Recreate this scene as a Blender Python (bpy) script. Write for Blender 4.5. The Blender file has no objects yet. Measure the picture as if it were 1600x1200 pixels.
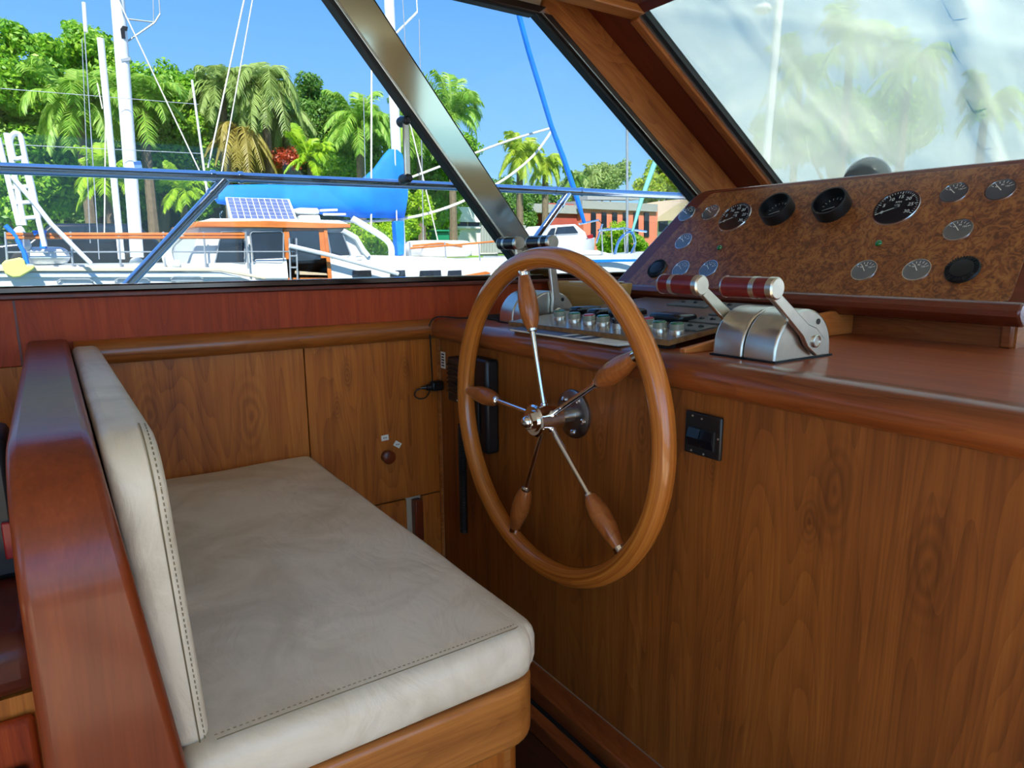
import bpy, bmesh, math, random
import numpy as np
from mathutils import Vector, Matrix
pi, sin, cos, rad = math.pi, math.sin, math.cos, math.radians
random.seed(7)
rng = np.random.default_rng(7)
scene = bpy.context.scene
COL = scene.collection

# ------------------------------------------------------------------ camera
YAW, PITCH, ROLL, FPX = rad(55.95), rad(10.737), rad(-0.3), 1060.0
EYE = Vector((0.0, 0.0, 1.05))
FWD = Vector((cos(YAW) * cos(PITCH), sin(YAW) * cos(PITCH), -sin(PITCH)))
_r = Vector((sin(YAW), -cos(YAW), 0)); _u = _r.cross(FWD)
RIGHT = cos(ROLL) * _r + sin(ROLL) * _u; UP = RIGHT.cross(FWD)
cam_data = bpy.data.cameras.new('camera'); cam = bpy.data.objects.new('camera', cam_data); COL.objects.link(cam)
cam_data.sensor_width = 36.0; cam_data.lens = 36.0 * FPX / 1600.0; cam_data.clip_start = 0.02; cam_data.clip_end = 500
cam.matrix_world = Matrix((RIGHT, UP, -FWD)).transposed().to_4x4() @ Matrix.Identity(4)
cam.location = EYE
scene.camera = cam

# ------------------------------------------------------------------ sky, sun, exposure
world = bpy.data.worlds.new('sky'); scene.world = world; world.use_nodes = True
nt = world.node_tree; nt.nodes.clear()
_o = nt.nodes.new('ShaderNodeOutputWorld'); _b = nt.nodes.new('ShaderNodeBackground')
_tc = nt.nodes.new('ShaderNodeTexCoord'); _sep = nt.nodes.new('ShaderNodeSeparateXYZ'); _cr = nt.nodes.new('ShaderNodeValToRGB')
nt.links.new(_tc.outputs['Generated'], _sep.inputs[0]); nt.links.new(_sep.outputs['Z'], _cr.inputs[0])
nt.links.new(_cr.outputs[0], _b.inputs[0]); nt.links.new(_b.outputs[0], _o.inputs[0])
_e = _cr.color_ramp.elements
_e[0].position = 0.0; _e[0].color = (0.46, 0.70, 0.93, 1)
_e[1].position = 0.75; _e[1].color = (0.10, 0.27, 0.72, 1)
for _p, _c in ((0.12, (0.26, 0.55, 0.93, 1)), (0.34, (0.125, 0.37, 0.88, 1))):
    _x = _e.new(_p); _x.color = _c
_b.inputs['Strength'].default_value = 1.95
sun_d = bpy.data.lights.new('sun', 'SUN'); sun_d.energy = 13.0; sun_d.angle = rad(0.53); sun_d.color = (1.0, 0.95, 0.86)
sun = bpy.data.objects.new('sun', sun_d); COL.objects.link(sun)
SUN_TO = Vector((-0.30, -0.60, 0.78)).normalized()
sun.rotation_euler = SUN_TO.to_track_quat('Z', 'Y').to_euler(); sun.location = (-8, -14, 20)
scene.view_settings.view_transform = 'Standard'; scene.view_settings.look = 'None'
scene.view_settings.gamma = 1.0; scene.view_settings.use_curve_mapping = False
scene.view_settings.exposure = 1.10
GLASS_TINT = 0.305
scene.cycles.use_denoising = True
scene.cycles.max_bounces = 10; scene.cycles.transparent_max_bounces = 16

# ------------------------------------------------------------------ helpers
def lin(r, g, b):
    def f(c):
        c /= 255.0
        return c / 12.92 if c <= 0.04045 else ((c + 0.055) / 1.055) ** 2.4
    return (f(r), f(g), f(b), 1.0)

def W(px, py, Y):                     # a photograph direction met with the plane y = Y
    d = (px - 800) / FPX * RIGHT - (py - 600) / FPX * UP + FWD
    return EYE + d * ((Y - EYE.y) / d.y)
def WX(px, py, X):
    d = (px - 800) / FPX * RIGHT - (py - 600) / FPX * UP + FWD
    return EYE + d * ((X - EYE.x) / d.x)

OFF = {}
class Mb:
    def __init__(s): s.v = []; s.f = []; s.uv = {}
    def add(s, vs, fs, uvs=None):
        b = len(s.v); s.v += [tuple(p) for p in vs]
        for i, f in enumerate(fs):
            if uvs: s.uv[len(s.f)] = uvs[i]
            s.f.append(tuple(b + k for k in f))
        return s
    def box(s, x0, x1, y0, y1, z0, z1):
        return s.add([(x, y, z) for x in (x0, x1) for y in (y0, y1) for z in (z0, z1)],
                     [(0, 1, 3, 2), (4, 6, 7, 5), (0, 4, 5, 1), (2, 3, 7, 6), (0, 2, 6, 4), (1, 5, 7, 3)])
    def prism(s, poly, axis, a0, a1):
        n = len(poly)
        def m(p, a): return (a, p[0], p[1]) if axis == 'X' else (p[0], a, p[1]) if axis == 'Y' else (p[0], p[1], a)
        return s.add([m(p, a0) for p in poly] + [m(p, a1) for p in poly],
                     [tuple(range(n)), tuple(range(2 * n - 1, n - 1, -1))] + [(i, (i + 1) % n, n + (i + 1) % n, n + i) for i in range(n)])
    def slab(s, pts, thick):          # planar polygon of 3D points, thickened along a vector
        n = len(pts); t = Vector(thick); pts = [Vector(p) for p in pts]
        return s.add(pts + [p + t for p in pts], [tuple(range(n)), tuple(range(2 * n - 1, n - 1, -1))] + [(i, (i + 1) % n, n + (i + 1) % n, n + i) for i in range(n)])
    def tube(s, path, r, n=10, closed=False, squash=None):
        P = [Vector(p) for p in path]; m = len(P); R = r if isinstance(r, (list, tuple)) else [r] * m
        vs = []; T0 = None; N = None; L = 0; Ls = []
        for i, p in enumerate(P):
            a = P[i - 1] if (i > 0 or closed) else p; b = P[(i + 1) % m] if (i < m - 1 or closed) else p
            T = (b - a).normalized()
            if N is None:
                N = T.orthogonal().normalized()
                if abs(T.z) < 0.9: N = (Vector((0, 0, 1)) - T * T.z).normalized()
            else:
                N = (N - T * N.dot(T)).normalized()
            B = T.cross(N)
            if i: L += (p - P[i - 1]).length
            Ls.append(L)
            q = squash or (1, 1)
            vs += [p + R[i] * (cos(2 * pi * k / n) * N * q[0] + sin(2 * pi * k / n) * B * q[1]) for k in range(n)]
        fs = []; uvs = []
        for i in range(m if closed else m - 1):
            j = (i + 1) % m
            l0 = Ls[i]; l1 = Ls[j] if j else L + (P[0] - P[-1]).length
            for k in range(n):
                k2 = (k + 1) % n
                fs.append((i * n + k, i * n + k2, j * n + k2, j * n + k))
                uvs.append(((l0, k / n), (l0, (k + 1) / n), (l1, (k + 1) / n), (l1, k / n)))
        if not closed:
            fs += [tuple(range(n))[::-1], tuple((m - 1) * n + k for k in range(n))]; uvs += [tuple((0, 0) for _ in range(n))] * 2
        return s.add(vs, fs, uvs)
    def rod(s, a, b, r, n=8): return s.tube([a, b], r, n)
    def lathe(s, o, d, prof, n=20):
        d = Vector(d).normalized(); o = Vector(o); N = d.orthogonal().normalized(); B = d.cross(N); vs = []
        for t, r in prof: vs += [o + d * t + max(r, 1e-5) * (cos(2 * pi * k / n) * N + sin(2 * pi * k / n) * B) for k in range(n)]
        m = len(prof)
        fs = [(i * n + k, i * n + (k + 1) % n, (i + 1) * n + (k + 1) % n, (i + 1) * n + k) for i in range(m - 1) for k in range(n)]
        fs += [tuple(range(n))[::-1], tuple((m - 1) * n + k for k in range(n))]
        return s.add(vs, fs)
    def ball(s, c, r, n=10, m=7):
        if not isinstance(r, (tuple, list)): r = (r, r, r)
        vs = []
        for i in range(m + 1):
            a = pi * i / m; rr = max(sin(a), 1e-4)
            vs += [(c[0] + r[0] * rr * cos(2 * pi * k / n), c[1] + r[1] * rr * sin(2 * pi * k / n), c[2] + r[2] * cos(a)) for k in range(n)]
        return s.add(vs, [(i * n + k, (i + 1) * n + k, (i + 1) * n + (k + 1) % n, i * n + (k + 1) % n) for i in range(m) for k in range(n)])
    def rbox(s, x0, x1, y0, y1, z0, z1, r, seg=(12, 12, 4), fn=None):     # soft rounded block
        c = Vector(((x0 + x1) / 2, (y0 + y1) / 2, (z0 + z1) / 2)); h = Vector(((x1 - x0) / 2, (y1 - y0) / 2, (z1 - z0) / 2))
        idx = {}; vs = []; fs = []
        def key(p):
            k = tuple(round(t, 6) for t in p)
            if k not in idx: idx[k] = len(vs); vs.append(Vector(p))
            return idx[k]
        def warp(n):      # finer steps near the ends
            return [-1 + 2 * (0.5 - 0.5 * cos(pi * i / n)) for i in range(n + 1)]
        g = [warp(seg[0]), warp(seg[1]), warp(seg[2])]
        for ax in range(3):
            u, v = (ax + 1) % 3, (ax + 2) % 3
            for sg in (-1, 1):
                for i in range(seg[u]):
                    for j in range(seg[v]):
                        q = []
                        for a, b in ((i, j), (i + 1, j), (i + 1, j + 1), (i, j + 1)):
                            p = [0, 0, 0]; p[ax] = sg; p[u] = g[u][a]; p[v] = g[v][b]; q.append(key(p))
                        fs.append(tuple(q if sg > 0 else q[::-1]))
        out = []
        for p in vs:
            w = Vector((p.x * h.x, p.y * h.y, p.z * h.z)); i_ = Vector([max(-(h[k] - r), min(h[k] - r, w[k])) for k in range(3)])
            d = w - i_
            if d.length > 1e-9:
                d = d.normalized() * r
            q = c + i_ + d
            out.append(fn(q) if fn else q)
        return s.add(out, fs)
    def warp(s, fn): s.v = [tuple(fn(Vector(p))) for p in s.v]; return s
    def build(s, name, mat, parent=None, base=None, ang=35, bevel=0, bseg=2):
        V = s.v
        if parent is not None: off = OFF[parent.name]
        elif base is not None: off = Vector(base)
        else:
            xs, ys, zs = zip(*V); off = Vector(((min(xs) + max(xs)) / 2, (min(ys) + max(ys)) / 2, min(zs)))
        me = bpy.data.meshes.new(name)
        me.from_pydata([(p[0] - off.x, p[1] - off.y, p[2] - off.z) for p in V], [], s.f)
        if s.uv:
            ul = me.uv_layers.new(name='UVMap')
            for p in me.polygons:
                if p.index in s.uv:
                    for li, t in zip(p.loop_indices, s.uv[p.index]): ul.data[li].uv = t
        bm = bmesh.new(); bm.from_mesh(me); bmesh.ops.recalc_face_normals(bm, faces=bm.faces); bm.to_mesh(me); bm.free()
        me.shade_smooth(); me.set_sharp_from_angle(angle=rad(ang))
        o = link(name, me, mat, parent, off)
        if bevel:
            b = o.modifiers.new('bevel', 'BEVEL'); b.width = bevel; b.segments = bseg; b.limit_method = 'ANGLE'; b.angle_limit = rad(40)
            b.harden_normals = False
        return o
def link(name, me, mat, parent, off):
    o = bpy.data.objects.new(name, me); COL.objects.link(o)
    if mat is not None:
        if isinstance(mat, str): mat = M[mat]
        if len(me.materials) == 0: me.materials.append(mat)
    if parent is not None: o.parent = parent
    else: o.location = off
    OFF[o.name] = Vector(off)
    return o
def tag(o, label=None, cat=None, group=None, kind=None):
    if label: o['label'] = label
    if cat: o['category'] = cat
    if group: o['group'] = group
    if kind: o['kind'] = kind
    return o
def thing(name, label, cat, loc, group=None, kind=None):
    o = bpy.data.objects.new(name, None); COL.objects.link(o); o.location = loc; o.empty_display_size = 0.1
    OFF[o.name] = Vector(loc)
    return tag(o, label, cat, group, kind)
def struct(o, label): return tag(o, label, None, None, 'structure')
def copy_tree(o, loc, label=None, parent=None, rz=None, scale=None):
    c = o.copy(); COL.objects.link(c)
    if parent is not None: c.parent = parent
    else:
        c.location = loc
        if rz is not None: c.rotation_euler[2] = rz
        if scale is not None: c.scale = (scale,) * 3
    if label: c['label'] = label
    for ch in o.children: copy_tree(ch, None, None, c)
    return c
def text_mb(body, size, origin, right, up, depth=0.0004):
    cu = bpy.data.curves.new('lettering', 'FONT'); cu.body = body; cu.size = size; cu.align_x = 'CENTER'; cu.align_y = 'CENTER'; cu.resolution_u = 2
    ob = bpy.data.objects.new('lettering', cu); COL.objects.link(ob)
    dg = bpy.context.evaluated_depsgraph_get(); me = ob.evaluated_get(dg).to_mesh()
    r = Vector(right); u = Vector(up); o = Vector(origin); mb = Mb()
    mb.add([o + r * v.co.x + u * v.co.y for v in me.vertices], [tuple(p.vertices) for p in me.polygons])
    ob.evaluated_get(dg).to_mesh_clear(); bpy.data.objects.remove(ob); bpy.data.curves.remove(cu)
    return mb

# ------------------------------------------------------------------ materials
M = {}
def mat(name):
    m = bpy.data.materials.new(name); m.use_nodes = True; M[name] = m
    return m, m.node_tree, m.node_tree.nodes['Principled BSDF']
def plain(name, col, rough=0.5, metal=0.0, coat=0.0, spec=0.5, vary=0.12, vs=14.0, trans=0):
    m, t, p = mat(name)
    n = t.nodes.new('ShaderNodeTexNoise'); n.inputs['Scale'].default_value = vs; n.inputs['Detail'].default_value = 4
    tc = t.nodes.new('ShaderNodeTexCoord'); t.links.new(tc.outputs['Object'], n.inputs['Vector'])
    r = t.nodes.new('ShaderNodeValToRGB'); t.links.new(n.outputs['Fac'], r.inputs[0])
    r.color_ramp.elements[0].position = 0.3; r.color_ramp.elements[1].position = 0.7
    r.color_ramp.elements[0].color = tuple(c * (1 - vary) for c in col[:3]) + (1,)
    r.color_ramp.elements[1].color = tuple(min(1, c * (1 + vary)) for c in col[:3]) + (1,)
    t.links.new(r.outputs[0], p.inputs['Base Color'])
    p.inputs['Roughness'].default_value = rough; p.inputs['Metallic'].default_value = metal
    p.inputs['Coat Weight'].default_value = coat; p.inputs['Coat Roughness'].default_value = 0.08; p.inputs['Specular IOR Level'].default_value = spec
    return m
def wood(name, dark, mid, light, axis='Z', rough=0.38, coat=0.25, ring=9.0, uv=False, figure=0.55, seed=0.0, knots=True, spots=()):
    m, t, p = mat(name); L = t.links.new; N = t.nodes.new
    tc = N('ShaderNodeTexCoord'); mp = N('ShaderNodeMapping'); L(tc.outputs['UV' if uv else 'Object'], mp.inputs['Vector'])
    if axis == 'X': mp.inputs['Rotation'].default_value = (0, rad(90), 0)
    elif axis == 'R': mp.inputs['Rotation'].default_value = (0, rad(57.1), 0)
    elif axis == 'Y': mp.inputs['Rotation'].default_value = (rad(90), 0, 0)
    mp.inputs['Location'].default_value = (seed, seed * 0.7, seed * 1.3)
    # slow warp, figure arches, long streaks, fine pores
    st = N('ShaderNodeMapping'); L(mp.outputs[0], st.inputs['Vector']); st.inputs['Scale'].default_value = (1, 1, 0.09)
    wn = N('ShaderNodeTexNoise'); L(st.outputs[0], wn.inputs['Vector']); wn.inputs['Scale'].default_value = 4.5; wn.inputs['Detail'].default_value = 3
    wm = N('ShaderNodeVectorMath'); wm.operation = 'MULTIPLY_ADD'; L(wn.outputs['Color'], wm.inputs[0]); wm.inputs[1].default_value = (0.30, 0.30, 0.0); L(st.outputs[0], wm.inputs[2])
    wv = N('ShaderNodeTexNoise'); L(wm.outputs[0], wv.inputs['Vector']); wv.inputs['Scale'].default_value = 6.0; wv.inputs['Detail'].default_value = 1.0
    mu = N('ShaderNodeMath'); mu.operation = 'MULTIPLY'; L(wv.outputs['Fac'], mu.inputs[0]); mu.inputs[1].default_value = ring * 5
    fr = N('ShaderNodeMath'); fr.operation = 'FRACT'; L(mu.outputs[0], fr.inputs[0])
    pw = N('ShaderNodeMath'); pw.operation = 'POWER'; L(fr.outputs[0], pw.inputs[0]); pw.inputs[1].default_value = 2.2
    s2 = N('ShaderNodeMapping'); L(mp.outputs[0], s2.inputs['Vector']); s2.inputs['Scale'].default_value = (1, 1, 0.03)
    n2 = N('ShaderNodeTexNoise'); L(s2.outputs[0], n2.inputs['Vector']); n2.inputs['Scale'].default_value = 34; n2.inputs['Detail'].default_value = 5; n2.inputs['Roughness'].default_value = 0.65
    n3 = N('ShaderNodeTexNoise'); L(s2.outputs[0], n3.inputs['Vector']); n3.inputs['Scale'].default_value = 330; n3.inputs['Detail'].default_value = 2
    n4 = N('ShaderNodeTexNoise'); L(mp.outputs[0], n4.inputs['Vector']); n4.inputs['Scale'].default_value = 2.6; n4.inputs['Detail'].default_value = 2
    def mixf(a, b, k):
        x = N('ShaderNodeMix'); x.data_type = 'FLOAT'; x.inputs[0].default_value = k; L(a, x.inputs[2]); L(b, x.inputs[3]); return x.outputs[0]
    f = mixf(n2.outputs['Fac'], pw.outputs[0], figure * 0.26)
    f = mixf(f, n3.outputs['Fac'], 0.22); f = mixf(f, n4.outputs['Fac'], 0.28)
    r = N('ShaderNodeValToRGB'); L(f, r.inputs[0]); e = r.color_ramp.elements
    e[0].position = 0.28; e[0].color = light; e[1].position = 0.68; e[1].color = dark; x = e.new(0.46); x.color = mid
    src = r.outputs[0]
    if knots:
        vk = N('ShaderNodeMapping'); L(mp.outputs[0], vk.inputs['Vector']); vk.inputs['Scale'].default_value = (1.0, 1.0, 0.45)
        vo = N('ShaderNodeTexVoronoi'); L(vk.outputs[0], vo.inputs['Vector']); vo.inputs['Scale'].default_value = 3.6; vo.inputs['Randomness'].default_value = 1.0
        kr = N('ShaderNodeValToRGB'); L(vo.outputs['Distance'], kr.inputs[0]); ke = kr.color_ramp.elements
        ke[0].position = 0.03; ke[0].color = (0.65,) * 3 + (1,); ke[1].position = 0.17; ke[1].color = (0, 0, 0, 1); q = ke.new(0.06); q.color = (0.35,) * 3 + (1,)
        x = N('ShaderNodeMix'); x.data_type = 'RGBA'; L(kr.outputs[0], x.inputs[0]); L(src, x.inputs[6]); x.inputs[7].default_value = tuple(c * 0.7 for c in dark[:3]) + (1,); src = x.outputs[2]
    for (kx, ky, kz, kr_, dark_) in spots:      # single knots with rings, in object space
        sb = N('ShaderNodeVectorMath'); sb.operation = 'SUBTRACT'; L(tc.outputs['Object'], sb.inputs[0]); sb.inputs[1].default_value = (kx, ky, kz)
        wn_ = N('ShaderNodeTexNoise'); L(tc.outputs['Object'], wn_.inputs['Vector']); wn_.inputs['Scale'].default_value = 14
        wa_ = N('ShaderNodeVectorMath'); wa_.operation = 'MULTIPLY_ADD'; L(wn_.outputs['Color'], wa_.inputs[0]); wa_.inputs[1].default_value = (kr_ * .5,) * 3; L(sb.outputs[0], wa_.inputs[2])
        wb_ = N('ShaderNodeVectorMath'); wb_.operation = 'SUBTRACT'; L(wa_.outputs[0], wb_.inputs[0]); wb_.inputs[1].default_value = (kr_ * .25,) * 3
        sc_ = N('ShaderNodeVectorMath'); sc_.operation = 'MULTIPLY'; L(wb_.outputs[0], sc_.inputs[0]); sc_.inputs[1].default_value = (1 / kr_, 1 / kr_, .42 / kr_)
        ln = N('ShaderNodeVectorMath'); ln.operation = 'LENGTH'; L(sc_.outputs[0], ln.inputs[0])
        r1 = N('ShaderNodeMath'); r1.operation = 'MULTIPLY'; L(ln.outputs['Value'], r1.inputs[0]); r1.inputs[1].default_value = 26
        r2 = N('ShaderNodeMath'); r2.operation = 'SINE'; L(r1.outputs[0], r2.inputs[0])
        fa = N('ShaderNodeMapRange'); L(ln.outputs['Value'], fa.inputs[0]); fa.inputs[1].default_value = 0.05; fa.inputs[2].default_value = 1.0; fa.inputs[3].default_value = 1.0; fa.inputs[4].default_value = 0.0
        r3 = N('ShaderNodeMath'); r3.operation = 'MULTIPLY_ADD'; L(r2.outputs[0], r3.inputs[0]); r3.inputs[1].default_value = 0.22; r3.inputs[2].default_value = dark_
        r4 = N('ShaderNodeMath'); r4.operation = 'MULTIPLY'; r4.use_clamp = True; L(r3.outputs[0], r4.inputs[0]); L(fa.outputs[0], r4.inputs[1])
        x = N('ShaderNodeMix'); x.data_type = 'RGBA'; L(r4.outputs[0], x.inputs[0]); L(src, x.inputs[6]); x.inputs[7].default_value = tuple(c * 0.6 for c in dark[:3]) + (1,); src = x.outputs[2]
    L(src, p.inputs['Base Color'])
    bp = N('ShaderNodeBump'); bp.inputs['Strength'].default_value = 0.05; bp.inputs['Distance'].default_value = 0.002; L(n3.outputs['Fac'], bp.inputs['Height']); L(bp.outputs[0], p.inputs['Normal'])
    p.inputs['Roughness'].default_value = rough; p.inputs['Coat Weight'].default_value = coat; p.inputs['Coat Roughness'].default_value = 0.12; p.inputs['Specular IOR Level'].default_value = 0.32
    return m
def S(c, k): return tuple(min(1, x * k) for x in c[:3]) + (1,)
wood('teak_panel', lin(118, 56, 14), lin(182, 102, 32), lin(206, 128, 50), 'Z', 0.46, 0.05, seed=3.1, knots=False, spots=[(.632, 0, .74, .022, .42), (.60, 0, .655, .022, .38), (.80, 0, .745, .022, .42), (.16, 0, .70, .05, .22), (.38, 0, .66, .06, .2)])
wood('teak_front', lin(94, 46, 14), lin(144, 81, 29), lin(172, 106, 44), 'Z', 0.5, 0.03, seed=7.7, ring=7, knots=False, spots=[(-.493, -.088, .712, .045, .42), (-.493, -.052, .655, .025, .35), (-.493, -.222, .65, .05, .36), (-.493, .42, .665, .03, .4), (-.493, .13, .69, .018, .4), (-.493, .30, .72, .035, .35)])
wood('red_band', lin(112, 36, 7), lin(158, 56, 12), lin(182, 76, 20), 'Z', 0.55, 0.0, knots=False, seed=1.2, figure=0.4)
wood('moulding_x', lin(108, 52, 18), lin(160, 88, 34), lin(186, 112, 50), 'X', 0.3, 0.4, knots=False, seed=2.0)
wood('moulding_y', lin(92, 42, 18), lin(140, 72, 32), lin(168, 98, 48), 'Y', 0.3, 0.4, knots=False, seed=5.0)
wood('worktop', lin(136, 62, 28), lin(166, 84, 42), lin(186, 104, 56), 'Y', 0.42, 0.25, knots=False, figure=0.25, seed=4.0)
wood('dash_frame', lin(84, 36, 22), lin(108, 48, 28), lin(128, 62, 38), 'Y', 0.25, 0.5, knots=False, figure=0.3, seed=9.0)
wood('rim_wood', lin(112, 54, 16), lin(186, 108, 40), lin(216, 144, 64), 'X', 0.26, 0.6, uv=True, knots=False, seed=0.4, figure=0.5)
wood('handle_wood', lin(104, 50, 20), lin(158, 88, 40), lin(184, 112, 56), 'Z', 0.28, 0.5, knots=False, seed=6.0)
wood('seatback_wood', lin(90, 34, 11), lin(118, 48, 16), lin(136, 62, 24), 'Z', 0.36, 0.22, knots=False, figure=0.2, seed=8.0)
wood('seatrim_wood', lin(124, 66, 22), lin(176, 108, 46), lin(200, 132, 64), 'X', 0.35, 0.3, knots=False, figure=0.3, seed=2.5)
wood('pillar_wood', lin(118, 56, 20), lin(176, 104, 46), lin(204, 136, 70), 'X', 0.45, 0.1, knots=True, seed=4.4)
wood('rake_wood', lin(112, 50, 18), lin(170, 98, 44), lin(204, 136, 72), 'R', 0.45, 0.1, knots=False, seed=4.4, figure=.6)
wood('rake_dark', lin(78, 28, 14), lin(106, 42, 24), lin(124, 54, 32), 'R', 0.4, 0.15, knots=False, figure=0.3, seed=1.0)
wood('dark_wood', lin(70, 26, 14), lin(96, 38, 22), lin(112, 50, 30), 'Y', 0.4, 0.15, knots=False, figure=0.3, seed=1.0)
wood('floor_wood', lin(40, 20, 10), lin(62, 32, 16), lin(80, 44, 24), 'Y', 0.5, 0.1, knots=False, seed=1.7)
wood('bamboo', lin(168, 120, 58), lin(196, 150, 82), lin(214, 172, 104), 'Y', 0.45, 0.1, knots=False, figure=0.1, seed=3.0)
wood('orange_teak', lin(170, 88, 34), lin(206, 120, 54), lin(222, 146, 78), 'X', 0.4, 0.2, knots=False, seed=3.0)
plain('chrome', (0.86, 0.86, 0.87, 1), 0.07, 1.0, vary=0.03)
plain('rail_steel', (0.70, 0.75, 0.84, 1), 0.10, 1.0, vary=0.03)
plain('brushed', (0.66, 0.62, 0.54, 1), 0.30, 1.0, vary=0.05, vs=60)
plain('flange_steel', (0.30, 0.30, 0.31, 1), 0.30, 1.0, vary=0.3, vs=50)
plain('alu_frame', (0.36, 0.33, 0.30, 1), 0.12, 1.0, vary=0.08, vs=6)
plain('mullion_metal', (0.36, 0.35, 0.25, 1), 0.09, 1.0, vary=0.04, vs=4)
plain('sill_metal', (0.085, 0.06, 0.048, 1), 0.14, 1.0, vary=0.3, vs=5)
plain('alu_edge', (0.72, 0.70, 0.62, 1), 0.3, 1.0, vary=0.1)
plain('bronze_frame', lin(64, 48, 40), 0.35, 0.6, vary=0.1)
plain('black_rubber', lin(14, 14, 15), 0.6)
plain('black_plastic', lin(22, 22, 24), 0.38, vary=0.1, vs=60)
plain('black_satin', lin(16, 18, 24), 0.22, vary=0.05)
plain('dark_red', lin(104, 22, 22), 0.32, coat=0.3, vary=0.05)
plain('white_label', lin(226, 222, 208), 0.6, vary=0.05)
plain('grey_plate', lin(92, 98, 96), 0.4, vary=0.1)
plain('laminate', lin(118, 98, 88), 0.3, coat=0.3, vary=0.12, vs=30)
plain('ply_edge', lin(140, 98, 54), 0.6, vary=0.35, vs=60)
plain('clear_ring', lin(150, 156, 140), 0.12, spec=0.8, vary=0.05)
plain('cap_green', lin(36, 104, 58), 0.25, vary=0.08); plain('cap_red', lin(176, 40, 48), 0.25, vary=0.08)
plain('jewel_green', lin(10, 110, 40), 0.1, coat=1.0); plain('knob_green', lin(92, 88, 52), 0.3)
plain('dial_black', lin(34, 36, 40), 0.10, coat=1.0, vary=0.04)
plain('dial_grey', lin(88, 92, 94), 0.07, coat=1.0, vary=0.1)
M['dial_grey'].node_tree.nodes['Principled BSDF'].inputs['Coat IOR'].default_value = 2.2
plain('ink_white', lin(225, 226, 218), 0.5, vary=0.02); plain('ink_black', lin(20, 22, 34), 0.5)
plain('needle_white', lin(210, 208, 196), 0.5); plain('ink_orange', lin(210, 110, 60), 0.5)
plain('paper_blue', lin(70, 86, 130), 0.5, vary=0.4, vs=40); plain('paper_white', lin(220, 218, 208), 0.6, vary=0.06)
plain('compass_grey', lin(96, 104, 104), 0.22, coat=0.5)
plain('headliner', lin(205, 198, 182), 0.8, vary=0.04); plain('carpet', lin(186, 172, 148), 0.9, vary=0.1, vs=40); plain('cream_wall', lin(200, 180, 150), 0.7, vary=0.05)
plain('gelcoat', lin(216, 219, 218), 0.3, coat=0.2, vary=0.03, vs=2); plain('gelcoat_blue', lin(200, 214, 226), 0.4, vary=0.05, vs=2)
plain('deck_tan', lin(214, 200, 172), 0.7, vary=0.1, vs=6); plain('boat_glass', lin(26, 38, 52), 0.06, spec=0.8, vary=0.4, vs=3); plain('boat_glass_dark', lin(20, 22, 24), 0.1, vary=0.3, vs=3)
plain('canvas_blue', lin(0, 118, 226), 0.75, vary=0.14, vs=5); plain('canvas_white', lin(226, 224, 214), 0.8, vary=0.08, vs=4)
plain('mast_white', lin(226, 228, 230), 0.35, vary=0.05, vs=3); plain('rope', lin(216, 210, 196), 0.8, vary=0.1); plain('wire', lin(170, 176, 180), 0.4, 0.5)
plain('cell_blue', lin(96, 108, 148), 0.15, coat=0.6, vary=0.25, vs=9); plain('yellow_cloth', lin(222, 222, 120), 0.8, vary=0.08)
plain('terracotta', lin(208, 122, 96), 0.8, vary=0.05, vs=1); plain('terracotta_shaded', lin(164, 74, 62), 0.8, vary=0.06, vs=1)
plain('house_white', lin(226, 224, 216), 0.7, vary=0.04, vs=1); plain('roof_tan', lin(190, 170, 140), 0.8); plain('roof_grey', lin(150, 152, 150), 0.8)
plain('grass', lin(108, 150, 48), 0.9, vary=0.35, vs=3); plain('soil', lin(112, 96, 72), 0.9, vary=0.2, vs=1); plain('concrete', lin(176, 168, 150), 0.85, vary=0.1, vs=2)
plain('trunk', lin(112, 98, 80), 0.9, vary=0.25, vs=12); plain('car_dark', lin(26, 30, 36), 0.18, coat=0.8); plain('bin_green', lin(20, 120, 84), 0.5); plain('teal_pole', lin(120, 190, 178), 0.5)
plain('stitch', lin(120, 104, 76), 0.8); plain('cord_black', lin(16, 16, 17), 0.5); plain('gap_shade', lin(10, 8, 7), 0.9); plain('lamp_red', lin(150, 20, 20), 0.3)

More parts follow.
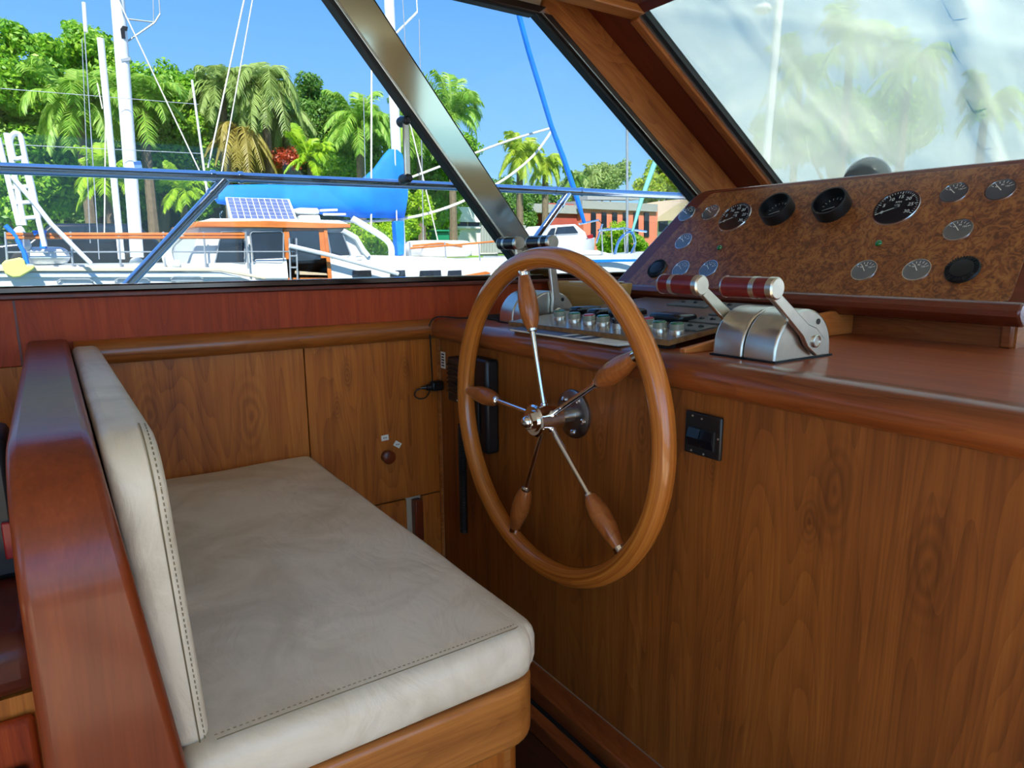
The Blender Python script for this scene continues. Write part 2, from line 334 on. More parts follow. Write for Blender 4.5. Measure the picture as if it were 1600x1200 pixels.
def leather(name, a, b):
    m, t, p = mat(name); L = t.links.new; N = t.nodes.new
    tc = N('ShaderNodeTexCoord'); n = N('ShaderNodeTexNoise'); L(tc.outputs['Object'], n.inputs['Vector']); n.inputs['Scale'].default_value = 7; n.inputs['Detail'].default_value = 7; n.inputs['Roughness'].default_value = 0.6; n.inputs['Distortion'].default_value = 0.7
    r = N('ShaderNodeValToRGB'); L(n.outputs['Fac'], r.inputs[0]); r.color_ramp.elements[0].position = 0.32; r.color_ramp.elements[1].position = 0.6
    r.color_ramp.elements[0].color = a; r.color_ramp.elements[1].color = b; L(r.outputs[0], p.inputs['Base Color'])
    mp = N('ShaderNodeMapping'); L(tc.outputs['Object'], mp.inputs['Vector']); mp.inputs['Scale'].default_value = (1.6, 0.8, 1); mp.inputs['Rotation'].default_value = (0, 0, 0.5)
    w = N('ShaderNodeTexNoise'); L(mp.outputs[0], w.inputs['Vector']); w.inputs['Scale'].default_value = 9; w.inputs['Detail'].default_value = 5; w.inputs['Distortion'].default_value = 1.4
    f = N('ShaderNodeTexNoise'); L(tc.outputs['Object'], f.inputs['Vector']); f.inputs['Scale'].default_value = 420; f.inputs['Detail'].default_value = 2
    b1 = N('ShaderNodeBump'); b1.inputs['Strength'].default_value = 0.35; b1.inputs['Distance'].default_value = 0.012; L(w.outputs['Fac'], b1.inputs['Height'])
    b2 = N('ShaderNodeBump'); b2.inputs['Strength'].default_value = 0.12; b2.inputs['Distance'].default_value = 0.001; L(f.outputs['Fac'], b2.inputs['Height']); L(b1.outputs[0], b2.inputs['Normal']); L(b2.outputs[0], p.inputs['Normal'])
    p.inputs['Roughness'].default_value = 0.42; p.inputs['Specular IOR Level'].default_value = 0.5
leather('cream_leather', lin(196, 180, 152), lin(222, 208, 184))

def burl():
    m, t, p = mat('burl'); L = t.links.new; N = t.nodes.new
    tc = N('ShaderNodeTexCoord'); n0 = N('ShaderNodeTexNoise'); L(tc.outputs['Object'], n0.inputs['Vector']); n0.inputs['Scale'].default_value = 19; n0.inputs['Detail'].default_value = 5; n0.inputs['Distortion'].default_value = 2.2
    w = N('ShaderNodeTexNoise'); L(tc.outputs['Object'], w.inputs['Vector']); w.inputs['Scale'].default_value = 38; w.inputs['Detail'].default_value = 3; w.inputs['Distortion'].default_value = 3.5
    mu = N('ShaderNodeMath'); mu.operation = 'MULTIPLY'; mu.inputs[1].default_value = 13; L(w.outputs['Fac'], mu.inputs[0])
    si = N('ShaderNodeMath'); si.operation = 'SINE'; L(mu.outputs[0], si.inputs[0])
    x = N('ShaderNodeMix'); x.data_type = 'FLOAT'; x.inputs[0].default_value = 0.16; L(n0.outputs['Fac'], x.inputs[2]); L(si.outputs[0], x.inputs[3])
    r = N('ShaderNodeValToRGB'); L(x.outputs[0], r.inputs[0]); e = r.color_ramp.elements
    e[0].position = 0.20; e[0].color = lin(100, 52, 24); e[1].position = 0.72; e[1].color = lin(172, 110, 54); q = e.new(0.42); q.color = lin(136, 76, 36)
    v = N('ShaderNodeTexVoronoi'); v.inputs['Scale'].default_value = 62; L(tc.outputs['Object'], v.inputs['Vector'])
    vr = N('ShaderNodeValToRGB'); L(v.outputs['Distance'], vr.inputs[0]); vr.color_ramp.elements[0].position = 0.1; vr.color_ramp.elements[0].color = (0.5,) * 3 + (1,); vr.color_ramp.elements[1].position = 0.25; vr.color_ramp.elements[1].color = (0, 0, 0, 1)
    y = N('ShaderNodeMix'); y.data_type = 'RGBA'; L(vr.outputs[0], y.inputs[0]); L(r.outputs[0], y.inputs[6]); y.inputs[7].default_value = lin(58, 26, 14); L(y.outputs[2], p.inputs['Base Color'])
    p.inputs['Roughness'].default_value = 0.33; p.inputs['Coat Weight'].default_value = 0.3; p.inputs['Coat Roughness'].default_value = 0.15
burl()
def glass(name, tint, gloss=0.6):
    m, t, p = mat(name); t.nodes.remove(p); L = t.links.new; N = t.nodes.new; o = t.nodes['Material Output']
    tr = N('ShaderNodeBsdfTransparent'); tr.inputs[0].default_value = tint
    gl = N('ShaderNodeBsdfGlossy'); gl.inputs['Roughness'].default_value = 0.02; gl.inputs['Color'].default_value = (0.9, 0.9, 0.9, 1)
    fr = N('ShaderNodeFresnel'); fr.inputs['IOR'].default_value = 1.35; k = N('ShaderNodeMath'); k.operation = 'MULTIPLY'; k.inputs[1].default_value = gloss; L(fr.outputs[0], k.inputs[0])
    mx = N('ShaderNodeMixShader'); L(k.outputs[0], mx.inputs[0]); L(tr.outputs[0], mx.inputs[1]); L(gl.outputs[0], mx.inputs[2]); L(mx.outputs[0], o.inputs[0])
glass('tinted_glass', (math.sqrt(GLASS_TINT) * 0.98, math.sqrt(GLASS_TINT), math.sqrt(GLASS_TINT), 1))    # two faces per pane
glass('clear_glass', (0.96, 0.97, 0.96, 1)); glass('screen_glass', (.585, .60, .565, 1), .2)
def cover_cloth():
    m, t, p = mat('cover_cloth'); t.nodes.remove(p); L = t.links.new; N = t.nodes.new; o = t.nodes['Material Output']
    tc = N('ShaderNodeTexCoord'); n = N('ShaderNodeTexNoise'); L(tc.outputs['Object'], n.inputs['Vector']); n.inputs['Scale'].default_value = 3.5; n.inputs['Detail'].default_value = 6; n.inputs['Distortion'].default_value = 0.8
    r = N('ShaderNodeValToRGB'); L(n.outputs['Fac'], r.inputs[0]); r.color_ramp.elements[0].position = 0.3; r.color_ramp.elements[0].color = (0.58, 0.64, 0.53, 1); r.color_ramp.elements[1].position = 0.7; r.color_ramp.elements[1].color = (0.76, 0.79, 0.66, 1)
    mp = N('ShaderNodeMapping'); L(tc.outputs['Object'], mp.inputs['Vector']); mp.inputs['Scale'].default_value = (1.0, 1.8, 1.0); mp.inputs['Rotation'].default_value = (0, 0, 0.5)
    w = N('ShaderNodeTexNoise'); L(mp.outputs[0], w.inputs['Vector']); w.inputs['Scale'].default_value = 3.2; w.inputs['Detail'].default_value = 8; w.inputs['Distortion'].default_value = 0.8; w.noise_type = 'RIDGED_MULTIFRACTAL'
    bp = N('ShaderNodeBump'); bp.inputs['Strength'].default_value = 0.8; bp.inputs['Distance'].default_value = 0.016; L(w.outputs['Fac'], bp.inputs['Height'])
    tl = N('ShaderNodeBsdfTranslucent'); L(r.outputs[0], tl.inputs[0]); L(bp.outputs[0], tl.inputs['Normal'])
    df = N('ShaderNodeBsdfDiffuse'); L(r.outputs[0], df.inputs[0]); L(bp.outputs[0], df.inputs['Normal'])
    tr = N('ShaderNodeBsdfTransparent'); tr.inputs[0].default_value = (1, 1, 1, 1)
    m1 = N('ShaderNodeMixShader'); m1.inputs[0].default_value = 0.30; L(tl.outputs[0], m1.inputs[1]); L(df.outputs[0], m1.inputs[2])
    wv = N('ShaderNodeMapRange'); L(n.outputs['Fac'], wv.inputs[0]); wv.inputs[1].default_value = 0.3; wv.inputs[2].default_value = 0.7; wv.inputs[3].default_value = 0.28; wv.inputs[4].default_value = 0.16
    m2 = N('ShaderNodeMixShader'); L(wv.outputs[0], m2.inputs[0]); L(m1.outputs[0], m2.inputs[1]); L(tr.outputs[0], m2.inputs[2]); L(m2.outputs[0], o.inputs[0])
cover_cloth()
def leafmat(name, cols, transl=0.5):
    m, t, p = mat(name); L = t.links.new; N = t.nodes.new; o = t.nodes['Material Output']
    g = N('ShaderNodeNewGeometry'); r = N('ShaderNodeValToRGB'); L(g.outputs['Random Per Island'], r.inputs[0])
    e = r.color_ramp.elements; e[0].color = cols[0]; e[1].color = cols[-1]
    for i, c in enumerate(cols[1:-1]): x = e.new((i + 1) / (len(cols) - 1)); x.color = c
    L(r.outputs[0], p.inputs['Base Color']); p.inputs['Roughness'].default_value = 0.45
    tl = N('ShaderNodeBsdfTranslucent'); L(r.outputs[0], tl.inputs[0]); mx = N('ShaderNodeMixShader'); mx.inputs[0].default_value = transl
    L(p.outputs[0], mx.inputs[1]); L(tl.outputs[0], mx.inputs[2]); L(mx.outputs[0], o.inputs[0])
leafmat('leaf_green', [lin(84, 140, 34), lin(132, 190, 44), lin(176, 214, 62), lin(110, 172, 48)])
leafmat('leaf_dark', [lin(76, 120, 46), lin(104, 152, 56), lin(136, 176, 70)])
leafmat('leaf_grey', [lin(130, 158, 84), lin(160, 184, 100), lin(184, 204, 124)])
leafmat('leaf_yellow', [lin(140, 176, 40), lin(176, 200, 60), lin(206, 216, 84)])
leafmat('leaf_palm', [lin(112, 164, 56), lin(150, 194, 76), lin(184, 212, 100)])
leafmat('leaf_lime', [lin(128, 176, 30), lin(166, 204, 40), lin(196, 220, 60)])
leafmat('leaf_brown', [lin(150, 138, 64), lin(178, 164, 80), lin(196, 184, 104)])
leafmat('leaf_red', [lin(190, 70, 40), lin(206, 100, 60)])
def water():
    m, t, p = mat('water'); L = t.links.new; N = t.nodes.new
    n = N('ShaderNodeTexNoise'); n.inputs['Scale'].default_value = 3; n.inputs['Detail'].default_value = 4; b = N('ShaderNodeBump'); b.inputs['Strength'].default_value = 0.3; L(n.outputs['Fac'], b.inputs['Height']); L(b.outputs[0], p.inputs['Normal'])
    p.inputs['Base Color'].default_value = lin(40, 84, 84); p.inputs['Roughness'].default_value = 0.08
water()

# ================================================================== THE CABIN
YW = 1.717                                        # inner face of the port side
def SP(x, y, off=0.0):                            # point on the raked windscreen plane
    return Vector((x, y, 1.792 - 0.649 * (x - 1.428))) + off * Vector((0.5443, 0, 0.8389))

# floor, ceiling
fl = Mb().box(-2.6, 2.4, -1.7, 1.73, -0.06, 0.0).build('floor', 'carpet', base=(0, 0, 0)); struct(fl, 'cabin floor between seat and console')
Mb().box(0.5, 0.84, 0.3, 1.717, 0.0, 0.006).build('footwell_mat', 'floor_wood', fl)
Mb().box(0.847, 0.906, -0.6, 1.717, 0.006, 0.05).build('sole_board', 'moulding_y', fl, bevel=0.004)
Mb().box(0.782, 0.81, -0.6, 1.717, 0.006, 0.045).build('track_strip', 'moulding_y', fl, bevel=0.003)
Mb().box(0.81, 0.847, -0.6, 1.717, 0.006, 0.012).build('track_channel', 'gap_shade', fl)  # near-black bottom: the shade of the gap is put into the colour
ce = Mb().box(-2.6, 1.43, -1.75, 1.80, 1.79, 1.84).build('ceiling', 'headliner'); struct(ce, 'pale cabin headliner')
Mb().box(-2.4, 1.525, 1.545, 1.605, 1.735, 1.79).build('ceiling_batten', 'pillar_wood', ce, bevel=0.004)
Mb().box(1.40, 1.50, -1.6, 1.545, 1.755, 1.79).build('header_board', 'dark_wood', ce, bevel=0.003)

# port side: slab, veneer panels, red band, moulding
wp = Mb().box(-2.6, 2.7, 1.735, 1.80, 0.0, 0.975).box(-2.6, 1.43, 1.735, 1.80, 1.755, 1.80).build('wall_port', 'cream_wall', base=(0, YW, 0)); struct(wp, 'port cabin side under the windows')
Mb().box(-2.6, 0.5195, YW, 1.735, 0.0, 0.83).build('veneer_panel', 'teak_panel', wp, bevel=0.0015)
Mb().box(0.5225, 0.907, YW, 1.735, 0.362, 0.83).build('veneer_panel', 'teak_panel', wp, bevel=0.0015)
Mb().box(0.5225, 0.79, YW, 1.735, 0.0, 0.358).build('hatch_panel', 'teak_panel', wp, bevel=0.0015)
Mb().box(0.842, 0.907, YW, 1.735, 0.0, 0.358).build('hatch_panel', 'teak_panel', wp, bevel=0.0015)
Mb().box(0.79, 0.842, YW, 1.735, 0.0, 0.22).build('hatch_panel', 'teak_panel', wp, bevel=0.0015)
Mb().box(0.812, 0.838, 1.706, 1.734, 0.225, 0.35).build('finger_pull', 'seatback_wood', wp, bevel=0.004)
Mb().box(-2.6, 2.4, 1.712, 1.735, 0.83, 0.968).build('sill_band', 'red_band', wp, bevel=0.002)
Mb().box(-0.064, -0.060, 1.7105, 1.7125, 0.83, 0.968).build('band_joint', 'dark_wood', wp)
def half_round(c, z0, z1, d, back=0.02):          # profile, first coordinate runs out of the face
    zc = (z0 + z1) / 2; h = (z1 - z0) / 2; p = [(c + back, z1), (c + 0.2 * 0.02, z1)]
    for k in range(9):
        a = pi / 2 - pi * k / 8; p.append((c - d * max(cos(a), 0) ** 0.8, zc + h * sin(a)))
    return p + [(c + back, z0)]
Mb().prism([(q[0], q[1]) for q in half_round(YW, 0.82, 0.876, 0.034)], 'X', 0.03, 0.885).build('moulding', 'moulding_x', wp, ang=50)
Mb().box(-2.6, 2.4, 1.700, 1.736, 0.966, 0.978).build('sill_cap', 'dark_wood', wp, bevel=0.003)
Mb().box(0.8985, 0.9065, 1.709, 1.717, 0.05, 0.82).build('corner_bead', 'pillar_wood', wp)
kn = Mb().lathe((0.734, YW, 0.499), (0, -1, 0), [(0, .017), (.012, .017), (.016, .019), (.021, .019), (.024, .014)], 20).build('door_knob', 'seatback_wood', wp)
for (x, z, r, nm, ch) in ((0.731, 0.552, 0.05, 'label_plate', 'X'), (0.768, 0.527, -0.6, 'label_plate', 'V')):
    q = []
    for (a, b) in ((-.0095, -.0105), (.0095, -.0105), (.0095, .0105), (-.0095, .0105)):
        q.append((x + a * 1.15 * cos(r) - b * .75 * sin(r) , YW - 0.0005, z + a * 1.15 * sin(r) + b * .75 * cos(r)))
    lb = Mb().slab(q, (0, -0.0015, 0)).build(nm, 'white_label', wp, bevel=0.0006)
    mk = Mb()
    for k in (-1, 0, 1): mk.add([(x + k * .004 - .001, YW - .0023, z - .002), (x + k * .004 + .001, YW - .0023, z - .002), (x + k * .004 + .001, YW - .0023, z + .002), (x + k * .004 - .001, YW - .0023, z + .002)], [(0, 1, 2, 3)])
    mk.build('print', 'ink_black', lb)

# side windows
def poly_y(poly, y0, y1): return Mb().prism(poly, 'Y', y0, y1)
w1 = poly_y([(-2.5, 0.978), (1.309, 0.978), (1.309, 0.993), (-2.5, 0.993)], 1.708, 1.745).build('window_1', 'sill_metal', base=(0, YW, 0.978), bevel=0.003); struct(w1, 'large port side window with polished lower frame')
poly_y([(-2.5, 0.99), (1.22, 0.99), (0.576, 1.74), (-2.5, 1.74)], 1.736, 1.740).build('pane', 'tinted_glass', w1)
poly_y([(-2.5, 1.735), (0.6, 1.735), (0.6, 1.757), (-2.5, 1.757)], 1.708, 1.745).build('top_frame', 'bronze_frame', w1, bevel=0.003)
Mb().add([(.570, 1.717, 1.738), (.691, 1.702, 1.738), (1.315, 1.702, .985), (1.220, 1.717, .985), (.570, 1.742, 1.738), (.691, 1.742, 1.738), (1.315, 1.742, .985), (1.220, 1.742, .985)], [(0, 1, 2, 3), (4, 7, 6, 5), (0, 4, 5, 1), (1, 5, 6, 2), (2, 6, 7, 3), (3, 7, 4, 0)]).build('mullion', 'mullion_metal', w1, bevel=0.002)
poly_y([(.556, 1.738), (.572, 1.738), (1.222, .985), (1.206, .985)], 1.706, 1.742).build('gasket', 'black_rubber', w1, bevel=0.002)
poly_y([(.573, 1.738), (.585, 1.738), (1.232, .985), (1.223, .985)], 1.708, 1.716).build('mullion_bead', 'alu_edge', w1, bevel=0.0015)
poly_y([(.676, 1.738), (.684, 1.738), (1.307, .985), (1.300, .985)], 1.704, 1.712).build('mullion_bead', 'alu_edge', w1, bevel=0.0015)
w2 = poly_y([(1.309, 0.978), (2.36, 0.978), (2.34, 0.993), (1.309, 0.993)], 1.708, 1.745).build('window_2', 'sill_metal', base=(1.3, YW, 0.978), bevel=0.003); struct(w2, 'raked forward port side window')
poly_y([(1.30, 0.99), (2.34, 0.99), (1.255, 1.74), (.68, 1.74)], 1.736, 1.740).build('pane', 'tinted_glass', w2)
poly_y([(.685, 1.738), (.697, 1.738), (1.322, .985), (1.309, .985)], 1.706, 1.742).build('gasket', 'black_rubber', w2, bevel=0.002)
poly_y([(.6, 1.735), (1.255, 1.735), (1.285, 1.757), (.6, 1.757)], 1.708, 1.745).build('top_frame', 'bronze_frame', w2, bevel=0.003)
poly_y([(.6, 1.729), (1.243, 1.729), (1.25, 1.735), (.6, 1.735)], 1.712, 1.742).build('gasket', 'black_rubber', w2)
poly_y([(1.238, 1.738), (1.256, 1.738), (2.345, .985), (2.322, .985)], 1.711, 1.742).build('gasket', 'black_rubber', w2, bevel=0.002)
poly_y([(1.257, 1.738), (1.300, 1.738), (2.393, .985), (2.345, .985)], 1.704, 1.742).build('front_frame', 'bronze_frame', w2, bevel=0.005)
poly_y([(1.262, 1.735), (1.270, 1.735), (2.357, .985), (2.348, .985)], 1.7015, 1.706).build('front_bead', 'alu_frame', w2, bevel=0.001)
latch = thing('window_latch', 'beige window latch bar with two black knobs on the port window', 'latch', (0.82, 1.73, 1.24))
Mb().box(0.811, 0.830, 1.700, 1.708, 1.245, 1.405).build('bar', 'brushed', latch, bevel=0.004)
for z in (1.252, 1.398):
    Mb().lathe((0.8205, 1.736, z), (0, -1, 0), [(0, .013), (.012, .014), (.028, .011), (.036, .012), (.043, .010), (.046, .006)], 16).build('knob', 'black_plastic', latch)

# pillar and windscreen
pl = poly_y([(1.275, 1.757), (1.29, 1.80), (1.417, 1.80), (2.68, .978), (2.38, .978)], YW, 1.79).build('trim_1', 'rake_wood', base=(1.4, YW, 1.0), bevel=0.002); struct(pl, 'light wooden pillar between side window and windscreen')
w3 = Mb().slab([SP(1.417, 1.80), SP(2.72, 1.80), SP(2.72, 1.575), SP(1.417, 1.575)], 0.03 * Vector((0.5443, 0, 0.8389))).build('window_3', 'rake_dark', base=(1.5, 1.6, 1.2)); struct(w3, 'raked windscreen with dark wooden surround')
Mb().slab([SP(1.417, 1.575), SP(1.512, 1.575), SP(1.512, -1.6), SP(1.417, -1.6)], 0.03 * Vector((0.5443, 0, 0.8389))).build('head_board', 'dark_wood', w3)
Mb().slab([SP(1.515, 1.60, -0.014), SP(2.66, 1.60, -0.014), SP(2.66, 1.568, -0.014), SP(1.515, 1.568, -0.014)], 0.03 * Vector((0.5443, 0, 0.8389))).build('trim_strip', 'rake_wood', w3, bevel=0.004)
Mb().slab([SP(1.515, 1.568, -0.006), SP(2.66, 1.568, -0.006), SP(2.66, 1.560, -0.006), SP(1.515, 1.560, -0.006)], 0.02 * Vector((0.5443, 0, 0.8389))).build('frame_edge', 'alu_edge', w3)
Mb().slab([SP(1.515, 1.560, 0.0), SP(2.66, 1.560, 0.0), SP(2.66, 1.545, 0.0), SP(1.515, 1.545, 0.0)], 0.02 * Vector((0.5443, 0, 0.8389))).build('gasket', 'black_rubber', w3)
Mb().slab([SP(1.505, 1.55, 0.008), SP(2.66, 1.55, 0.008), SP(2.66, -1.5, 0.008), SP(1.505, -1.5, 0.008)], 0.005 * Vector((0.5443, 0, 0.8389))).build('pane', 'screen_glass', w3)
Mb().slab([SP(1.417, -1.5), SP(2.66, -1.5), SP(2.66, -1.7), SP(1.417, -1.7)], 0.03 * Vector((0.5443, 0, 0.8389))).build('side_board', 'dark_wood', w3)
# white mesh sun cover stretched outside the windscreen, creased and pleated
def cover():
    nx, ny = 70, 150; vs = []; fs = []
    rs = np.random.RandomState(3); wav = [(rs.uniform(2, 22), rs.uniform(-22, 22), rs.uniform(0, 6), rs.uniform(.0008, .003)) for _ in range(26)]
    for j in range(ny + 1):
        y = 1.70 - 3.4 * j / ny
        for i in range(nx + 1):
            x = 1.445 + 1.315 * i / nx
            o = 0.062 + sum(a * sin(kx * x + ky * y + ph) for kx, ky, ph, a in wav) * .6
            for (ya, sl, wd, hh) in ((.785, 0.168, 0.022, 0.030), (.782, .076, 0.016, 0.014), (0.25, 0.1, 0.05, 0.02), (.55, -.1, .02, .012), (1.36, -.12, .015, .01)):       # pleats running down the slope
                d = (y - (ya + sl * (x - 1.5))) / wd; o += hh * math.exp(-d * d)
            d = 2.2 * (x - 1.9) + (y - 0.8) ; o += 0.006 * math.exp(-(d / .05) ** 2)
            d = 1.1 * (x - 1.75) - (y - 1.3); o += 0.005 * math.exp(-(d / .04) ** 2)
            vs.append(SP(x, y, o))
    for j in range(ny):
        for i in range(nx): a = j * (nx + 1) + i; fs.append((a, a + 1, a + nx + 2, a + nx + 1))
    return Mb().add(vs, fs).build('windscreen_cover', 'cover_cloth', base=(2, 0, 1.3), ang=80)
tag(cover(), 'creased white mesh sun cover stretched over the outside of the windscreen', 'cover')

# the rest of the cabin behind the viewer: starboard side and aft end, with openings
ws = Mb().box(-2.6, 2.4, -1.78, -1.70, 0.0, 0.34).box(-2.6, -2.3, -1.78, -1.70, 0.34, 1.79).box(-0.45, -0.35, -1.78, -1.70, 0.34, 1.79).box(1.15, 2.4, -1.78, -1.70, 0.34, 1.0).box(1.15, 1.5, -1.78, -1.70, 1.0, 1.79).build('wall_starboard', 'cream_wall'); struct(ws, 'starboard cabin side with wide openings')
wa = Mb().box(-2.68, -2.6, -1.78, -1.5, 0, 1.79).box(-2.68, -2.6, 0.1, 1.8, 0, 1.79).box(-2.68, -2.6, -1.5, -1.1, 0, 1.79).box(-2.68, -2.6, -1.1, .1, 0, .9).build('wall_aft', 'cream_wall'); struct(wa, 'aft end of the cabin, open to the cockpit')
ad = Mb().box(-6.0, -2.68, -2.2, 2.2, -0.06, 0.0).box(-2.6, 2.4, -2.4, -1.78, 0.25, 0.31).box(-6.0, 6.0, 1.80, 2.42, 0.25, 0.31).box(2.6, 7.0, -2.2, 2.42, 0.7, 0.76).build('deck', 'gelcoat'); struct(ad, 'white decks around the cabin')

# ------------------------------------------------------------------ helm console
con = thing('helm_console', 'teak veneered helm console with rounded front moulding and flat top', 'console', (1.4, 0.6, 0.0))
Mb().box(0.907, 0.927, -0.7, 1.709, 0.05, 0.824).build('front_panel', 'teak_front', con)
Mb().box(0.926, 2.66, -0.7, 1.709, 0.856, 0.875).build('worktop', 'worktop', con, bevel=0.001)
Mb().prism(half_round(0.909, 0.818, 0.877, 0.040, 0.02), 'Y', -0.7, 1.684).build('edge_moulding', 'moulding_y', con, ang=50)
Mb().box(0.928, 0.932, -0.7, 1.684, 0.8748, 0.8762).build('edge_highlight', 'white_label', con)  # white strip painting the highlight along the rounded top edge
Mb().box(1.47, 2.2, 0.52, 1.64, 0.875, 0.948).build('riser', 'moulding_y', con)
Mb().box(1.462, 1.476, 0.515, 0.535, 0.875, 0.946).build('corner_batten', 'moulding_y', con, bevel=0.004)
Mb().box(1.476, 2.2, 0.512, 0.52, 0.875, 0.948).build('riser_side', 'pillar_wood', con)
Mb().prism([(0.93, 0.875), (1.47, 0.875), (1.47, 0.935), (1.12, 0.905), (0.93, 0.884)], 'Y', 0.822, 0.836).build('fiddle_board', 'orange_teak', con, bevel=0.002)
Mb().box(1.0, 1.46, 1.40, 1.709, 0.8745, 0.8785).build('gap_sheet', 'gap_shade', con)  # black sheet on the worktop, painted shade for the gap behind the throttle

# ------------------------------------------------------------------ instrument panel
TD = rad(52); DU = Vector((cos(TD), 0, sin(TD))); DN = Vector((-sin(TD), 0, cos(TD))); DB = Vector((1.42, 0, 0.958)); DR = Vector((0, -1, 0))
def dpt(y, s, o=0.0): return DB + Vector((0, y, 0)) + s * DU + o * DN
def dslab(mb, poly, o0, o1): return mb.slab([dpt(y, s, o0) for y, s in poly], (o1 - o0) * DN)
def arc_corner(p, prev, nxt, r, n=5):
    p, a, b = Vector(p), Vector(prev), Vector(nxt); u = (a - p).normalized(); v = (b - p).normalized(); t = r
    return [tuple((p + u * t) * (1 - k) ** 2 + 2 * k * (1 - k) * p + (p + v * t) * k * k) for k in [i / n for i in range(n + 1)]]
def rounded(poly, rs):
    out = []
    for i, p in enumerate(poly): out += arc_corner(p, poly[i - 1], poly[(i + 1) % len(poly)], rs[i]) if rs[i] else [p]
    return out
ins = thing('instrument_panel', 'sloping burl wood instrument panel with round gauges under the windscreen', 'instrument panel', (1.6, 1.0, 0.948))
dslab(Mb(), rounded([(1.565, -.012), (1.425, .356), (.515, .356), (.480, -.012)], [.02, .04, .04, .02]), -.034, -.001).build('panel_frame', 'dash_frame', ins, bevel=0.009, bseg=3)
dslab(Mb(), rounded([(1.502, .002), (1.368, .337), (.535, .337), (.512, .002)], [.008, .02, .02, .02]), -.003, .002).build('burl_panel', 'burl', ins, bevel=0.001)
lp = Mb()
lp.prism([(0, 0)] and [tuple(x) for x in []] or [(DB.x + s * DU.x + o * DN.x, DB.z + s * DU.z + o * DN.z) for s, o in ((-.034, -.02), (-.037, 0), (-.034, .014), (-.026, .021), (-.014, .022), (-.005, .017), (-.001, .008), (-.001, -.02))], 'Y', .482, 1.566).build('lower_lip', 'dash_frame', ins, bevel=0.004)
Mb().prism([(1.455, .950), (1.445, .975), (1.635, 1.218), (2.3, 1.17), (2.3, .950)], 'Y', .55, 1.40).build('cowl', 'dark_wood', ins)
def ring(mb, c, n, r0, r1, h, seg=32):
    n = Vector(n).normalized(); a = DU if abs(n.dot(DU)) < .5 else Vector((0, 1, 0)); a = (a - n * a.dot(n)).normalized(); b = n.cross(a); vs = []
    prof = [(r1, 0), (r1, h * .7), (r1 - (r1 - r0) * .3, h), (r0, h), (r0, 0)]
    for r, t in prof: vs += [Vector(c) + n * t + r * (cos(2 * pi * k / seg) * a + sin(2 * pi * k / seg) * b) for k in range(seg)]
    m = len(prof)
    return mb.add(vs, [(i * seg + k, i * seg + (k + 1) % seg, ((i + 1) % m) * seg + (k + 1) % seg, ((i + 1) % m) * seg + k) for i in range(m) for k in range(seg)])
def pol(y, s, ang, r, o): return dpt(y, s, o) + r * (cos(ang) * DR + sin(ang) * DU)
def bar(mb, y, s, ang, r0, r1, w, o):
    t = -sin(ang) * DR + cos(ang) * DU
    a, b = pol(y, s, ang, r0, o), pol(y, s, ang, r1, o)
    return mb.add([a - t * w, a + t * w, b + t * w * .6, b - t * w * .6], [(0, 1, 2, 3)])
def gauge(y, s, r, kind, nang=150):
    dial = Mb().lathe(dpt(y, s, 0), DN, [(0, r * .97), (.0035, r * .97)], 32)
    g = dial.build('gauge', 'dial_black' if kind == 'tach' else 'dial_grey', ins)
    ring(Mb(), dpt(y, s, 0), DN, r * .93, r, .005).build('bezel', 'chrome', g)
    mk = Mb()
    if kind == 'tach':
        for k in range(31): bar(mk, y, s, rad(205 - k * 230 / 30), r * (.76 if k % 5 == 0 else .82), r * .9, .0009 if k % 5 == 0 else .0005, .0040)
        for k in range(7):
            a = rad(205 - k * 230 / 6); c = pol(y, s, a, r * .60, .0041); tm = text_mb(str(5 * k), .0125, c, DR, DU); mk.add(tm.v, tm.f)
        tm = text_mb('RPM', .007, pol(y, s, rad(90), r * .30, .0041), DR, DU); mk.add(tm.v, tm.f)
        tm = text_mb('x100', .006, pol(y, s, rad(90), r * .14, .0041), DR, DU); mk.add(tm.v, tm.f)
        bar(Mb(), y, s, rad(205), -r * .15, r * .74, .0013, .0045).build('needle', 'needle_white', g)
        Mb().lathe(dpt(y, s, .0036), DN, [(0, .004), (.0015, .004)], 12).build('needle_hub', 'black_plastic', g)
    else:
        for k in range(7): bar(mk, y, s, rad(150 - k * 20), r * .62, r * .82, .0006, .0040)
        for k, tx in ((0, '40'), (1, '80'), (2, '120')): tm = text_mb(tx, .0055, pol(y, s, rad(140 - 50 * k), r * .45, .0041), DR, DU); mk.add(tm.v, tm.f)
        bar(Mb(), y, s, rad(nang), -r * .1, r * .6, .0010, .0045).build('needle', 'needle_white', g)
    mk.build('dial_marks', 'ink_white', g)
for (y, s) in ((1.232, .240), (.801, .240)): gauge(y, s, .049, 'tach')
for i, (y, s) in enumerate(((1.414, .264), (1.326, .263), (1.365, .161), (1.317, .065), (1.222, .067), (.695, .271), (.610, .270), (.653, .172), (.802, .069), (.695, .072))): gauge(y, s, .0275, 'small', 150 - 3 * i)
for (y, s) in ((1.098, .247), (.951, .249)):
    g = Mb().lathe(dpt(y, s, 0), DN, [(0, .036), (.006, .036)], 28).build('gauge', 'dial_black', ins); g['label'] = 'deep black hooded gauge'
    h = ring(Mb(), dpt(y, s, 0), DN, .0365, .0425, .032).build('hood', 'black_plastic', g)
    mk = Mb()
    for k in range(9): bar(mk, y, s, rad(170 - k * 20), .024, .030, .0006, .0066)
    mk.build('dial_marks', 'ink_white', g); bar(Mb(), y, s, rad(200), -.004, .026, .001, .007).build('needle', 'needle_white', g)
